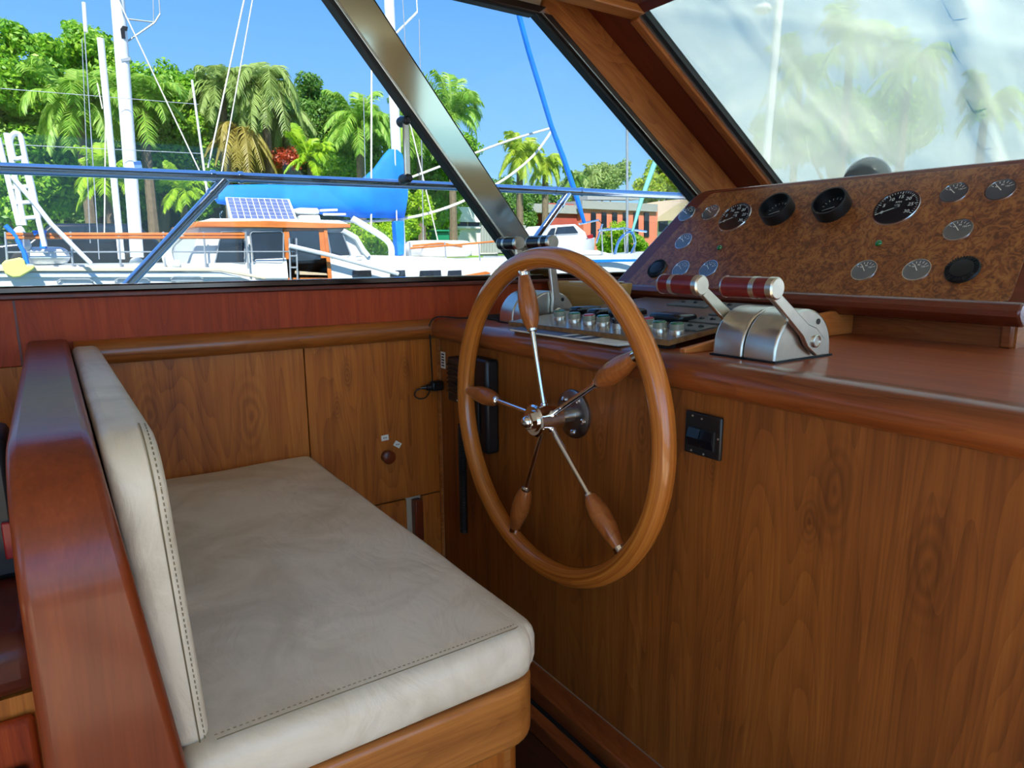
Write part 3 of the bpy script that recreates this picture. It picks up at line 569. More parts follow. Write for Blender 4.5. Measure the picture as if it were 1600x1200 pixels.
for (y, s) in ((1.405, .063), (.611, .073)):
    k = Mb().lathe(dpt(y, s, 0), DN, [(0, .030), (.004, .031), (.008, .029), (.0085, .021), (.011, .020), (.012, .014)], 32).build('buzzer', 'black_plastic', ins); k['label'] = 'black round buzzer grille'
    rb = Mb()
    for q in range(36):
        a = 2 * pi * q / 36; t = -sin(a) * DR + cos(a) * DU; p0, p1 = pol(y, s, a, .0215, .0085), pol(y, s, a, .0295, .0080)
        rb.slab([p0 - t * .0009, p0 + t * .0009, p1 + t * .0012, p1 - t * .0012], .002 * DN)
    rb.build('ribs', 'black_rubber', k)
for (y, s) in ((1.225, .137), (.801, .143)):
    j = Mb().lathe(dpt(y, s, 0), DN, [(0, .008), (.003, .008), (.006, .006), (.008, .003)], 14).build('indicator_lamp', 'jewel_green', ins); j['label'] = 'small green indicator lamp'

cp = thing('compass', 'grey domed compass standing behind the instrument panel', 'compass', (1.76, .98, 1.212))
Mb().lathe((1.76, .98, 1.211), (0, 0, 1), [(0, .066), (.016, .064), (.02, .060)], 28).build('base_ring', 'black_plastic', cp)
Mb().lathe((1.76, .98, 1.226), (0, 0, 1), [(0, .059)] + [(.065 * sin(a), .059 * cos(a)) for a in [i * pi / 2 / 9 for i in range(1, 10)]], 28).build('dome', 'compass_grey', cp)
Mb().lathe((1.712, .98, 1.232), (-.75, 0, .66), [(-.004, .036), (.004, .034), (.008, .028)], 24).build('lens', 'dial_grey', cp)

# ------------------------------------------------------------------ engine controls
def throttle(label, x0, y0, lever_to, grip_mat, z=0.875):
    t = thing('throttle_control', label, 'throttle', (x0 + .08, y0 + .063, z), 'twin lever engine controls')
    L = .158; w = .126
    prof = [(x0, z)] + [(x0 + L / 2 - L / 2 * cos(a), z + .004 + .081 * sin(a) ** .85) for a in [pi * k / 18 for k in range(19)]] + [(x0 + L, z)]
    def clip(p): return p
    Mb().prism(prof, 'Y', y0, y0 + w / 2 - .0012).build('housing', 'brushed', t, bevel=.006, bseg=3)
    Mb().prism(prof, 'Y', y0 + w / 2 + .0012, y0 + w).build('housing', 'brushed', t, bevel=.006, bseg=3)
    Mb().box(x0 - .003, x0 + L + .003, y0 - .003, y0 + w + .003, z, z + .003).build('base_gasket', 'black_rubber', t)
    Mb().lathe((x0 + .115, y0, z + .062), (0, -1, 0), [(0, .005), (.0012, .005)], 12).build('screw', 'black_plastic', t)
    px, pz = x0 + .094, z + .031; tx, tz = lever_to
    d = Vector((tx - px, 0, tz - pz)).normalized(); nn = Vector((-d.z, 0, d.x))
    for side in (0, 1):
        yy = y0 - .011 if side == 0 else y0 + w + .002
        c = Vector((px, yy, pz)); e = Vector((tx, yy, tz))
        lv = Mb().slab([c - d * .022 - nn * .017, c - d * .022 + nn * .017, c + d * .012 + nn * .019, c + d * .035 + nn * .012, e + nn * .0085, e - nn * .0085, c + d * .035 - nn * .012, c + d * .012 - nn * .019], (0, .009, 0)).build('lever', 'brushed', t, bevel=.0018)
        if side == 0:
            Mb().lathe((px, y0 - .011, pz), (0, -1, 0), [(0, .011), (.003, .011), (.004, .009), (.002, .008)], 18).build('pivot_cap', 'brushed', lv)
        ya, yb = (y0 - .026, y0 + .074) if side == 0 else (y0 + .120, y0 + .214)
        g = Mb().lathe((tx, ya + .012, tz), (0, 1, 0), [(0, .0158), (.0, .0172), (yb - ya - .016, .0172), (yb - ya - .016, .0158)], 26).build('grip', grip_mat, t)
        Mb().lathe((tx, ya, tz), (0, 1, 0), [(0, .0150), (.0025, .0176), (.0125, .0178)], 26).build('end_cap', 'brushed', g)
        Mb().lathe((tx, yb - .005, tz), (0, 1, 0), [(0, .0178), (.003, .0174), (.005, .015)], 26).build('end_cap', 'brushed', g)
        yr = ya + .034 if side == 0 else yb - .036
        Mb().lathe((tx, yr, tz), (0, 1, 0), [(0, .0177), (.009, .0177)], 26).build('band', 'brushed', g)
    return t
throttle('engine control with two dark red grips, tilted back at the front console edge', .962, .663, (.922, .998), 'dark_red')
throttle('engine control with two black grips, upright behind the top of the steering wheel', .985, 1.392, (1.050, 1.082), 'black_satin')

# ------------------------------------------------------------------ loose switch panel
sw = thing('switch_panel', 'loose laminated switch panel with round push buttons on the console top', 'switch panel', (1.1, 1.15, .875))
def spz(x): return .893 + .088 * (x - .94)
cs = [(.940, .872), (1.38, .912), (1.38, 1.374), (.916, 1.370)]
Mb().slab([(x, y, spz(x) - .010) for x, y in cs], (0, 0, .010)).build('ply_board', 'ply_edge', sw, bevel=.001)
Mb().slab([(x, y, spz(x)) for x, y in cs], (0, 0, .0016)).build('laminate_sheet', 'laminate', sw)
for (x, y) in ((.965, .90), (.945, 1.33), (1.36, .95), (1.36, 1.35)): Mb().box(x - .012, x + .012, y - .012, y + .012, .875, spz(x) - .009).build('foot', 'black_rubber', sw)
SN = Vector((-.088, 0, 1)).normalized()
def sp(x, y, o=0): return Vector((x, y, spz(x) + .0016)) + SN * o
def button(px, py, cap):
    z = .905; d = (px - 800) / FPX * RIGHT - (py - 600) / FPX * UP + FWD
    t = (EYE.z - .902) / -d.z
    for _ in range(6): q = EYE + d * t; t = (EYE.z - spz(q.x) - .004) / -d.z
    c = sp(q.x, q.y)
    if cap == 'rot':
        b = Mb().lathe(c, SN, [(0, .0125), (.011, .0125), (.012, .011)], 20).build('rotary_switch', 'brushed', sw)
        Mb().lathe(c, SN, [(.012, .012), (.020, .012), (.021, .010)], 16).build('collar', 'black_plastic', b)
        e = c + SN * .021; Mb().ball(e + Vector((0, 0, .007)), (.011, .007, .012), 12, 8).build('turn_knob', 'knob_green', b)
    else:
        b = Mb().lathe(c, SN, [(0, .0145), (.008, .0145), (.009, .0138)], 20).build('push_button', 'brushed', sw)
        Mb().lathe(c, SN, [(.009, .0142), (.020, .0142), (.0205, .0130)], 20).build('lens', 'clear_ring', b)
        Mb().lathe(c, SN, [(.0198, .0128), (.0222, .0126), (.0228, .0112)], 20).build('cap', 'cap_' + cap, b)
for (px, py, cp_) in ((875, 498, 'green'), (898, 502, 'green'), (921, 505, 'red'), (943, 507, 'green'), (966, 511, 'rot'), (991, 513, 'rot'), (1012, 511, 'red'), (1031, 517, 'green'), (1058, 520, 'green')): button(px, py, cp_)
for (x, y, sx, sy, nm) in ((1.10, 1.22, .05, .02, 'rocker_switch'), (1.11, 1.16, .05, .018, 'rocker_switch'), (1.11, 1.02, .03, .045, 'rocker_switch'), (1.10, 1.30, .04, .02, 'rocker_switch')):
    Mb().rbox(x - sx, x + sx, y - sy, y + sy, spz(x), spz(x) + .018, .008, (6, 6, 4)).build(nm, 'black_satin', sw)
for (x0, x1, y0, y1, m_) in ((1.03, 1.09, .885, .97, 'grey_plate'), (1.11, 1.17, .895, .98, 'grey_plate'), (1.28, 1.36, .93, 1.06, 'grey_plate'), (1.28, 1.36, 1.08, 1.20, 'grey_plate'), (1.20, 1.25, .925, 1.00, 'grey_plate')):
    p_ = Mb().slab([sp(x0, y0), sp(x1, y0), sp(x1, y1), sp(x0, y1)], SN * .004).build('name_plate', m_, sw, bevel=.001)
    for k in range(3): Mb().ball(sp((x0 + x1) / 2, y0 + (y1 - y0) * (k + .5) / 3, .005), (.006, .006, .004), 8, 5).build('toggle', 'black_plastic', p_)
for (px, py) in ((948, 541), (880, 530)): pass

# folded newspaper tucked under the switch panel
npz = .8778
nw = thing('folded_newspaper', 'folded newspaper lying at the console edge under the switch panel', 'newspaper', (.93, 1.15, npz))
q = [(.876, 1.306), (.94, 1.325), (.965, .945), (.886, .950)]
Mb().slab([(x, y, npz) for x, y in q], (0, 0, .0048)).build('pages', 'paper_white', nw, bevel=.002)
Mb().slab([(.8768, 1.305, npz + .0049), (.932, 1.322, npz + .0049), (.948, 1.05, npz + .0049), (.8835, 1.04, npz + .0049)], (0, 0, .0008)).build('printed_cover', 'paper_blue', nw)
for k in range(4): Mb().slab([(.881 + .001 * k, 1.12 - .022 * k, npz + .0058), (.93, 1.125 - .022 * k, npz + .0058), (.93, 1.111 - .022 * k, npz + .0058), (.882 + .001 * k, 1.106 - .022 * k, npz + .0058)], (0, 0, .0004)).build('headline', 'ink_black' if k % 2 else 'ink_white', nw)

# shallow bamboo box near the side window
bx = thing('bamboo_bowl', 'pale oval bamboo bowl standing behind the black throttle grips', 'bowl', (1.312, 1.54, .879))
z0, z1 = .8815, .972
def oval(z, ax, ay, n=40): return [(1.312 + ax * math.copysign(abs(cos(a)) ** .75, cos(a)), 1.54 + ay * math.copysign(abs(sin(a)) ** .6, sin(a)), z) for a in [2 * pi * k / n for k in range(n)]]
rings = [oval(z0, .046, .140), oval(z0 + .02, .052, .148), oval(z0 + .06, .058, .156), oval(z1 - .003, .062, .161), oval(z1, .060, .159), oval(z1 - .002, .055, .154), oval(z0 + .05, .050, .148), oval(z0 + .012, .042, .136)]
Mb().add([p for r_ in rings for p in r_], [(i * 40 + k, i * 40 + (k + 1) % 40, (i + 1) * 40 + (k + 1) % 40, (i + 1) * 40 + k) for i in range(7) for k in range(40)]).build('bowl_wall', 'bamboo', bx, ang=50)
Mb().slab(oval(z0, .046, .139), (0, 0, .012)).build('bowl_bottom', 'bamboo', bx)
sl = Mb().slab([(1.255, 1.46, z1 + .0005), (1.38, 1.46, z1 + .0005), (1.38, 1.56, z1 + .0005), (1.255, 1.56, z1 + .0005)], (0, 0, .002)).build('paper_slip', 'paper_white'); tag(sl, 'white slip of paper lying across the bamboo bowl', 'paper')

# ------------------------------------------------------------------ steering wheel
XW_, YC, ZC, RW = .83, 1.1018, .7147, .331
wh = thing('steering_wheel', 'large varnished wooden steering wheel with five chrome spokes', 'steering wheel', (XW_, YC, ZC - .352))
rim = Mb().tube([(XW_, YC + RW * cos(a), ZC + RW * sin(a)) for a in [2 * pi * k / 96 for k in range(96)]], .0215, 18, closed=True).build('rim', 'rim_wood', wh, ang=60)
def wdir(a): return Vector((0, -cos(a), sin(a)))
for a in (105.2, 32.2, -41.6, -112.6, 178.2):
    a = rad(a); d = wdir(a); c = Vector((XW_, YC, ZC))
    s_ = Mb().rod(c + d * .022, c + d * .195, .0058, 12).build('spoke', 'chrome', wh)
    Mb().lathe(c, d, [(.024, .0085), (.031, .0085), (.033, .0065)], 14).build('spoke_collar', 'chrome', s_)
    h = Mb().lathe(c, d, [(.190, .0105), (.194, .0125), (.205, .0168), (.222, .0200), (.240, .0211), (.262, .0198), (.282, .0164), (.298, .0130), (.306, .0118)], 22).build('handle', 'handle_wood', wh)
    Mb().lathe(c, d, [(.184, .0072), (.186, .0105), (.192, .0112), (.194, .0100)], 18).build('ferrule', 'chrome', h)
    Mb().lathe(c, d, [(.300, .0118), (.306, .0126), (.314, .0126)], 18).build('ferrule', 'chrome', h)
hb = Mb().lathe((.795, YC, ZC), (1, 0, 0), [(0, .030), (.003, .034), (.006, .034), (.008, .029), (.062, .029), (.066, .024)], 30).build('hub', 'chrome', wh)
Mb().lathe((.770, YC, ZC), (1, 0, 0), [(0, .004), (.002, .009), (.007, .0125), (.011, .0125)], 24).build('acorn_nut', 'chrome', hb)
Mb().lathe((.781, YC, ZC), (1, 0, 0), [(0, .0165), (.001, .0185), (.011, .0185)], 6).build('hex_nut', 'chrome', hb, ang=20)
Mb().lathe((.791, YC, ZC), (1, 0, 0), [(0, .023), (.004, .023)], 24).build('washer', 'chrome', hb)
Mb().lathe((.860, YC, ZC), (1, 0, 0), [(0, .0145), (.045, .0145)], 20).build('shaft', 'brushed', wh)
fg = Mb().lathe((.899, YC, ZC), (1, 0, 0), [(0, .050), (.002, .053), (.008, .053)], 36).build('mounting_flange', 'flange_steel', wh)
for k in range(5):
    a = rad(60 + 72 * k); Mb().lathe((.893, YC - .039 * cos(a), ZC + .039 * sin(a)), (1, 0, 0), [(0, .003), (.002, .006), (.006, .007)], 10).build('bolt', 'chrome', fg)

# ------------------------------------------------------------------ fittings on the console front
so = thing('double_switch_plate', 'black square plate with two rocker switches on the console front', 'switch', (.907, .75, .708))
Mb().box(.899, .907, .711, .789, .708, .783).build('plate', 'black_plastic', so, bevel=.003)
Mb().box(.896, .900, .722, .780, .722, .757).build('rocker_frame', 'black_rubber', so, bevel=.001)
for y0 in (.7235, .7515): Mb().add([(.896, y0, .724), (.896, y0 + .026, .724), (.890, y0, .740), (.890, y0 + .026, .740), (.8955, y0, .756), (.8955, y0 + .026, .756), (.899, y0, .724), (.899, y0 + .026, .724), (.899, y0, .756), (.899, y0 + .026, .756)], [(0, 1, 3, 2), (2, 3, 5, 4), (0, 2, 4, 8, 6), (1, 7, 9, 5, 3), (6, 8, 9, 7), (4, 5, 9, 8), (0, 6, 7, 1)]).build('rocker', 'black_satin', so)
for (y, z) in ((.716, .746), (.772, .776), (.752, .774), (.772, .714), (.745, .713)): Mb().lathe((.899, y, z), (-1, 0, 0), [(0, .002), (.001, .0016)], 8).build('screw', 'brushed', so)

hs = thing('radio_handset', 'black ribbed radio handset hanging in its bracket by the cabin corner', 'radio', (.88, 1.6, .56))
Mb().box(.862, .903, 1.505, 1.588, .665, .785).build('speaker_body', 'black_plastic', hs, bevel=.006)
for k in range(7): Mb().box(.859, .864, 1.507, 1.586, .690 + .012 * k, .695 + .012 * k).build('grille_rib', 'black_satin', hs, bevel=.001)
Mb().box(.8605, .8625, 1.520, 1.536, .672, .676).build('badge', 'ink_white', hs)
Mb().box(.868, .907, 1.398, 1.500, .555, .797).build('handset_body', 'black_plastic', hs, bevel=.008)
Mb().box(.862, .869, 1.43, 1.465, .60, .70).build('handset_recess', 'black_rubber', hs, bevel=.003)
hel = [(.890 + .010 * cos(a), 1.562 + .010 * sin(a), .60 - k * .0006) for k in range(520) for a in [k * 2 * pi / 8.0]]
Mb().tube([p for p in hel], .0022, 4).build('coiled_cord', 'cord_black', hs)
sk = thing('mains_adapter', 'small black power adapter plugged into the cabin corner', 'adapter', (.89, 1.70, .67))
Mb().box(.868, .904, 1.683, 1.706, .672, .700).build('body', 'black_plastic', sk, bevel=.005)
Mb().lathe((.868, 1.692, .684), (-1, .3, 0), [(0, .009), (.012, .010), (.016, .006), (.03, .004)], 12).build('plug', 'black_plastic', sk)
cb = [(.838, 1.70, .682), (.826, 1.705, .676), (.82, 1.70, .662), (.832, 1.69, .655), (.852, 1.688, .662), (.868, 1.687, .70), (.868, 1.688, .76), (.866, 1.688, .82), (.864, 1.686, .860), (.884, 1.68, .882), (.93, 1.655, .880), (.985, 1.60, .8785)]
def smooth(P, n=6):
    P = [Vector(p) for p in P]; out = []
    for i in range(len(P) - 1):
        a, b, c, d = P[max(i - 1, 0)], P[i], P[i + 1], P[min(i + 2, len(P) - 1)]
        for k in range(n):
            t = k / n; out.append(.5 * ((2 * b) + (c - a) * t + (2 * a - 5 * b + 4 * c - d) * t * t + (3 * b - a - 3 * c + d) * t ** 3))
    return out + [P[-1]]
Mb().tube(smooth(cb), .0022, 6).build('cable', 'cord_black', sk)
st = thing('instruction_sticker', 'small cream printed sticker beside the radio handset', 'sticker', (.906, 1.695, .732))
Mb().box(.9055, .907, 1.678, 1.703, .735, .782).build('label', 'white_label', st)
pr = Mb()
for k in range(5): pr.box(.9050, .9056, 1.682 + .002 * (k % 2), 1.698, .741 + k * .008, .745 + k * .008)
pr.build('print', 'ink_black', st)

# ------------------------------------------------------------------ helm seat
seat = thing('helm_bench', 'wooden helm bench with rounded varnished back board', 'bench', (.25, 1.2, 0))
def shear(p): return Vector((p.x + max(0, .88 - p.z) * (.13 if p.x > 0 else 0.0), p.y, p.z))
pf = [(1.712, .02), (1.712, .882), (.79, .882)] + [(.79 - .122 * sin(a), .752 + .13 * cos(a)) for a in [pi / 2 * k / 12 for k in range(1, 13)]] + [(.668, .60), (.668, .02)]
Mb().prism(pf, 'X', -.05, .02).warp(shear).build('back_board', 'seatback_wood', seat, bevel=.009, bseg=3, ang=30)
rimp = [(.10, .698), (.465, .690)] + [(.465 + .058 * sin(a), .748 - .058 * cos(a)) for a in [pi / 2 * k / 8 for k in range(1, 9)]] + [(.523, 1.712), (.10, 1.712)]
Mb().prism(rimp, 'Z', .374, .468).build('seat_rim', 'seatrim_wood', seat, bevel=.008, bseg=3)
basep = [(.10, .712), (.455, .708)] + [(.455 + .05 * sin(a), .758 - .05 * cos(a)) for a in [pi / 2 * k / 6 for k in range(1, 7)]] + [(.505, 1.712), (.10, 1.712)]
Mb().prism(basep, 'Z', .006, .374).build('seat_base', 'teak_panel', seat)
Mb().box(.455, .475, .709, .716, .01, .374).build('corner_stile', 'seatrim_wood', seat, bevel=.002)
cu = thing('seat_cushion', 'flat cream leather seat cushion on the helm bench', 'cushion', (.28, 1.2, .468))
def crown(p):
    u = (p.x - .28) / .22; v = (p.y - 1.2) / .5
    if p.z > .5:
        p.z += .012 * max(0, 1 - u * u) * max(0, 1 - v ** 4) - .004
        p.z += .0035 * math.exp(-((p.y - 1.33 - .25 * sin(6 * p.x)) / .02) ** 2) * max(0, 1 - ((p.x - .33) / .12) ** 2) - .0025 * math.exp(-((p.y - 1.06 - .2 * (p.x - .2) + .02 * sin(25 * p.x)) / .016) ** 2) * max(0, 1 - ((p.x - .2) / .12) ** 2)
        p.z += .0016 * sin(19 * p.x + 7 * p.y) * sin(13 * p.y - 5 * p.x)
    # rounded plan corner at the near front
    dx = p.x - .475; dy = .735 - p.y
    if dx > 0 and dy > 0:
        m_ = max(dx, dy); l = math.hypot(dx, dy); k = m_ / l if l > 1e-6 else 1; p.x = .475 + dx * k; p.y = .735 - dy * k
    return p
Mb().rbox(.052, .524, .688, 1.716, .468, .548, .026, (40, 70, 8), crown).build('cushion_body', 'cream_leather', cu, ang=70)
def seam(mb, path, r=.0008, dash=None):
    if dash is None: mb.tube(path, r, 5); return
    P = smooth(path, 8); Q = [P[0]]; acc = 0; step = .0032
    for i in range(len(P) - 1):
        d = (P[i + 1] - P[i]); L_ = d.length; t = step - acc
        while t <= L_: Q.append(P[i] + d * (t / L_)); t += step
        acc = (acc + L_) % step
    for i in range(0, len(Q) - 1, 2): mb.rod(Q[i], Q[i + 1], r, 4)
edge = [(.095, .700, .5505), (.20, .699, .5515), (.32, .698, .5515), (.40, .700, .550), (.455, .703, .5485), (.490, .712, .543), (.510, .730, .538)]
m_ = Mb(); seam(m_, smooth(edge, 6), .0008); m_.build('seam', 'stitch', cu)
m_ = Mb(); seam(m_, [(x - .001, y + .007, z + .0009) for x, y, z in edge], .0007, 1); m_.build('stitching', 'stitch', cu)
bc = thing('back_cushion', 'upright cream leather back cushion leaning on the bench back board', 'cushion', (.06, 1.2, .54))
pc = [(1.680, .538), (1.680, .868), (.785, .880)] + [(.785 - .063 * sin(a), .815 + .065 * cos(a)) for a in [pi / 2 * k / 12 for k in range(1, 13)]] + [(.722, .66), (.714, .538)]
def bshear(p): return Vector((p.x + max(0, .88 - p.z) * (.055 if p.x > .05 else .10) , p.y, p.z))
Mb().prism(pc, 'X', .0225, .074).warp(bshear).build('cushion_body', 'cream_leather', bc, bevel=.014, bseg=5, ang=40)
def on_prof(o):          # path that follows the cushion edge, set in by o
    out = []
    for (y, z) in pc[1:]:
        x = .074 + max(0, .88 - z) * .055
        out.append(Vector((x - .0125, y, z)))
    return out
edge2 = [Vector((p.x + .0005, p.y + (-.0008), p.z + .0006)) for p in on_prof(0)]
mm = Mb(); seam(mm, smooth(edge2[1:], 4), .0008); mm.build('seam', 'stitch', bc)
mm = Mb(); seam(mm, [Vector((p.x + .0055, p.y + .0014, p.z - .0012)) for p in edge2[1:]], .0007, 1); mm.build('stitching', 'stitch', bc)

# cabinet aft of the bench, just showing behind the back board
cab = thing('galley_cabinet', 'low wooden cabinet with rounded top edge behind the helm bench', 'cabinet', (-.5, 1.35, 0))
Mb().box(-1.4, -.052, 1.00, 1.712, .02, .50).build('carcass', 'teak_panel', cab)
Mb().box(-1.4, -.052, .985, 1.712, .50, .585).build('top', 'dark_wood', cab, bevel=.03, bseg=4)
dr = Mb().box(-.60, -.075, .985, 1.0, .30, .475).build('drawer', 'red_band', cab, bevel=.008)
Mb().box(-.20, -.088, .965, .986, .385, .415).build('latch', 'black_plastic', dr, bevel=.008)
dv = thing('control_box', 'black control box with red rocker on the cabinet behind the bench', 'control box', (-.25, 1.2, .585))
Mb().box(-.40, -.075, 1.18, 1.30, .586, .80).build('case', 'black_plastic', dv, bevel=.01)
Mb().box(-.094, -.082, 1.172, 1.181, .62, .675).build('rocker', 'lamp_red', dv, bevel=.002)

# ================================================================== OUTSIDE
# ------------------------------------------------------------------ our own side rail
rl = thing('side_rail', 'polished steel guard rail running past the port windows', 'rail', (0.5, 2.3, 0.31))
Mb().tube([W(-900, 224, 2.3), W(0, 263, 2.3), W(350, 276, 2.3), W(880, 298.5, 2.3), W(1060, 306, 2.3), W(1400, 318, 2.34)], .0155, 14).build('top_tube', 'rail_steel', rl)
def stay_leg(a, b, r=.0150):
    d = b - a; e = a + d * ((.31 - a.z) / d.z); Mb().rod(a, e, r, 12).build('stanchion', 'rail_steel', rl)
    return d.normalized()
a1, b1 = W(352, 281, 2.3), W(205, 440, 2.3); stay_leg(a1, b1)
a2, b2 = W(888, 302, 2.3), W(838, 372, 2.3); stay_leg(a2, b2)
for px, py in ((333, 275), (376, 277), (868, 298), (908, 299.5)):
    c = W(px, py, 2.3); Mb().rod(c - Vector((.006, 0, 0)), c + Vector((.006, 0, 0)), .0185, 14).build('clamp_ring', 'rail_steel', rl)
for a_, b_ in ((a1, b1), (a2, b2)):
    d = (b_ - a_).normalized(); c = a_ + d * .06; Mb().rod(c - d * .006, c + d * .006, .018, 14).build('clamp_ring', 'rail_steel', rl)

# ------------------------------------------------------------------ water, bank, lawn
Mb_w = Mb().box(-80, 160, -60, 17.0, -1.4, -1.2).build('water', 'water'); struct(Mb_w, 'harbour water beside the boats')
sea = Mb().box(-80, 160, 17.0, 17.5, -1.6, .92).build('seawall', 'concrete'); struct(sea, 'low concrete harbour wall behind the yachts')
lw = Mb().add([(-80, 17.5, .86), (160, 17.5, .86), (160, 32, 1.15), (-80, 32, 1.15), (160, 120, 1.6), (-80, 120, 1.6)], [(0, 1, 2, 3), (3, 2, 4, 5)]).build('lawn', 'grass', base=(0, 17.5, .8)); struct(lw, 'lawn rising behind the harbour wall')
fw = Mb().box(30, 34, -60, 17.0, -1.6, .95).build('quay', 'concrete'); struct(fw, 'quay ahead of the boat')
fg_ = Mb().box(34, 120, -60, 17.4, .7, .95).build('far_ground', 'grass'); struct(fg_, 'grass beyond the quay ahead')

# ------------------------------------------------------------------ the white ketch moored alongside
YB = 11.0
def pxm(P): return (Vector(P) - EYE).dot(FWD) / FPX       # metres covered by one photo pixel at P
yt = thing('sailing_yacht', 'white two-masted sailing yacht with teak-trimmed pilothouse and blue sail cover', 'sailboat', (3.0, 12.5, -1.2))
def hull():
    vs = []; fs = []; st = []
    for i in range(33):
        t = i / 32; x = -7.0 + 16.6 * t
        hw = 1.55 * (1 - max(0, (t - .45) / .55) ** 2.2) * (1 - .18 * max(0, (.3 - t) / .3) ** 2)
        sh = .93 + .05 * t + .22 * max(0, t - .7) ** 1.2
        yc = 12.55
        st.append([(x, yc - hw, sh), (x, yc - hw, sh - .06), (x, yc - hw * 1.0, sh - .5), (x, yc - hw * .93, -.3), (x, yc - hw * .6, -1.3), (x, yc + hw * .6, -1.3), (x, yc + hw, sh - .5), (x, yc + hw, sh)])
    n = len(st[0])
    for s_ in st: vs += s_
    for i in range(32):
        for k in range(n - 1): a = i * n + k; fs.append((a, a + 1, a + n + 1, a + n))
        fs.append((i * n + n - 1, i * n, (i + 1) * n, (i + 1) * n + n - 1))
    fs += [tuple(range(n))[::-1], tuple(32 * n + k for k in range(n))]
    return Mb().add(vs, fs)
hull().build('hull', 'gelcoat', yt, ang=40)
def quad_y(pts, Y, depth, name, m_, parent, bevel=0):     # picture polygon standing on the plane y = Y, given thickness away from us
    return Mb().slab([W(px, py, Y) for px, py in pts], (0, depth, 0)).build(name, m_, parent, bevel=bevel)
quad_y([(-300, 424), (-300, 415), (345, 418), (415, 433), (415, 437), (343, 424)], 10.93, .06, 'rubbing_strake', 'deck_tan', yt, .01)
quad_y([(-300, 426), (343, 426), (380, 433), (-300, 433)], 10.96, .05, 'strake_shadow', 'gelcoat_blue', yt)  # bluish shadow below the strake, painted as a strip on the hull
for x0, x1, y0, y1 in ((90, 145, 436, 446), (180, 234, 435, 444), (267, 317, 432, 439)):
    f = Mb().tube([W(x, y, 10.97) for x, y in ((x0 + 5, y0), (x1 - 5, y0), (x1, y0 + 4), (x1, y1), (x0, y1), (x0, y0 + 4))], .012, 6, closed=True).build('portlight_frame', 'wire', yt)
# raised foredeck and coachroof
quad_y([(398, 437), (398, 405), (560, 398), (690, 402), (752, 408), (800, 425), (830, 437)], 11.05, 2.6, 'coachroof', 'gelcoat', yt, .03)
for x0, x1 in ((551, 581), (610, 634), (656, 690), (700, 722)): quad_y([(x0, 433), (x0 + 1, 423), (x1 - 1, 422), (x1, 432)], 11.02, .04, 'coachroof_window', 'boat_glass', yt, .004)
quad_y([(690, 437), (760, 424), (768, 427), (700, 441)], 10.99, .05, 'toe_rail', 'orange_teak', yt)
# pilothouse
quad_y([(296, 420), (312, 353), (540, 356), (575, 400), (585, 420), (585, 437), (420, 437), (296, 424)], 11.1, 2.2, 'pilothouse', 'gelcoat', yt, .02)
quad_y([(303, 355), (307, 346), (420, 345), (548, 350), (548, 356), (500, 357), (400, 355.5)], 11.0, 2.4, 'roof_fascia', 'orange_teak', yt, .01)
quad_y([(312, 347), (330, 341), (530, 344), (545, 350)], 11.1, 2.2, 'roof', 'gelcoat', yt, .01)
for pts in ([(336, 411), (346, 362), (377, 361), (383, 364), (382, 411)], [(396, 410), (391, 366), (394, 362), (438, 361), (443, 365), (443, 408), (440, 411)], [(518, 404), (511, 364), (534, 362), (548, 398), (540, 403)], [(552, 407), (556, 401), (566, 400), (565, 406)]):
    f = quad_y(pts, 11.07, .05, 'cabin_window', 'boat_glass', yt)
    Mb().tube([W(px, py, 11.06) for px, py in pts], .014, 6, closed=True).build('window_frame', 'wire', f)
dr_ = quad_y([(443, 357), (508, 357), (514, 435), (450, 437)], 11.05, .06, 'door', 'orange_teak', yt, .006)
quad_y([(452, 361), (498, 360), (502, 406), (457, 409)], 11.03, .03, 'door_pane', 'boat_glass', dr_, .008)
quad_y([(461, 423), (510, 427), (512, 430), (461, 429)], 11.04, .02, 'door_panel', 'roof_tan', dr_)
quad_y([(506, 357), (511, 357), (519, 437), (513, 437)], 11.03, .06, 'door_post', 'orange_teak', yt)
Mb().tube([W(535, 360, 11.05), W(556, 372, 11.05), W(568, 392, 11.05), W(575, 400, 11.05)], .05, 8).build('front_pillar', 'gelcoat', yt)
Mb().tube([W(452, 384, 10.9), W(520, 400, 10.9), W(622, 428, 10.9)], .035, 8).build('boarding_plank', 'mast_white', yt)
for x in (452, 463): Mb().rod(W(x, 372, 10.95), W(x + 2, 437, 10.95), .014, 6).build('step_rail', 'wire', yt)
for y in (385, 400, 418): Mb().rod(W(452, y, 10.95), W(464, y, 10.95), .014, 6).build('step', 'wire', yt)
# solar panel with its cells
A, B, C_, D_ = W(352, 308, 11.9), W(452, 311, 11.9), W(465, 344, 11.3), W(361, 343, 11.3)
def bil(u, v): return (A * (1 - u) + B * u) * (1 - v) + (D_ * (1 - u) + C_ * u) * v
nrm = (B - A).cross(D_ - A).normalized(); nrm = nrm if nrm.y < 0 else -nrm
sp_ = Mb().slab([A, B, C_, D_], -nrm * .04).build('solar_panel', 'mast_white', yt)
for i in range(10):
    for j in range(6):
        u0, u1, v0, v1 = .025 + .095 * i, .025 + .095 * i + .083, .03 + .157 * j, .03 + .157 * j + .138
        Mb().slab([bil(u0, v0) + nrm * .001, bil(u1, v0) + nrm * .001, bil(u1, v1) + nrm * .001, bil(u0, v1) + nrm * .001], nrm * .004).build('solar_cell', 'cell_blue', sp_)
for px, py in ((355, 316), (449, 318)): Mb().rod(W(px, py, 11.9), W(px + 4, 345, 11.9), .02, 6).build('panel_leg', 'wire', yt)
quad_y([(462, 334), (463, 327), (468, 324.5), (496, 325), (500, 328), (500, 335)], 11.6, .5, 'life_raft_case', 'gelcoat', yt, .03)
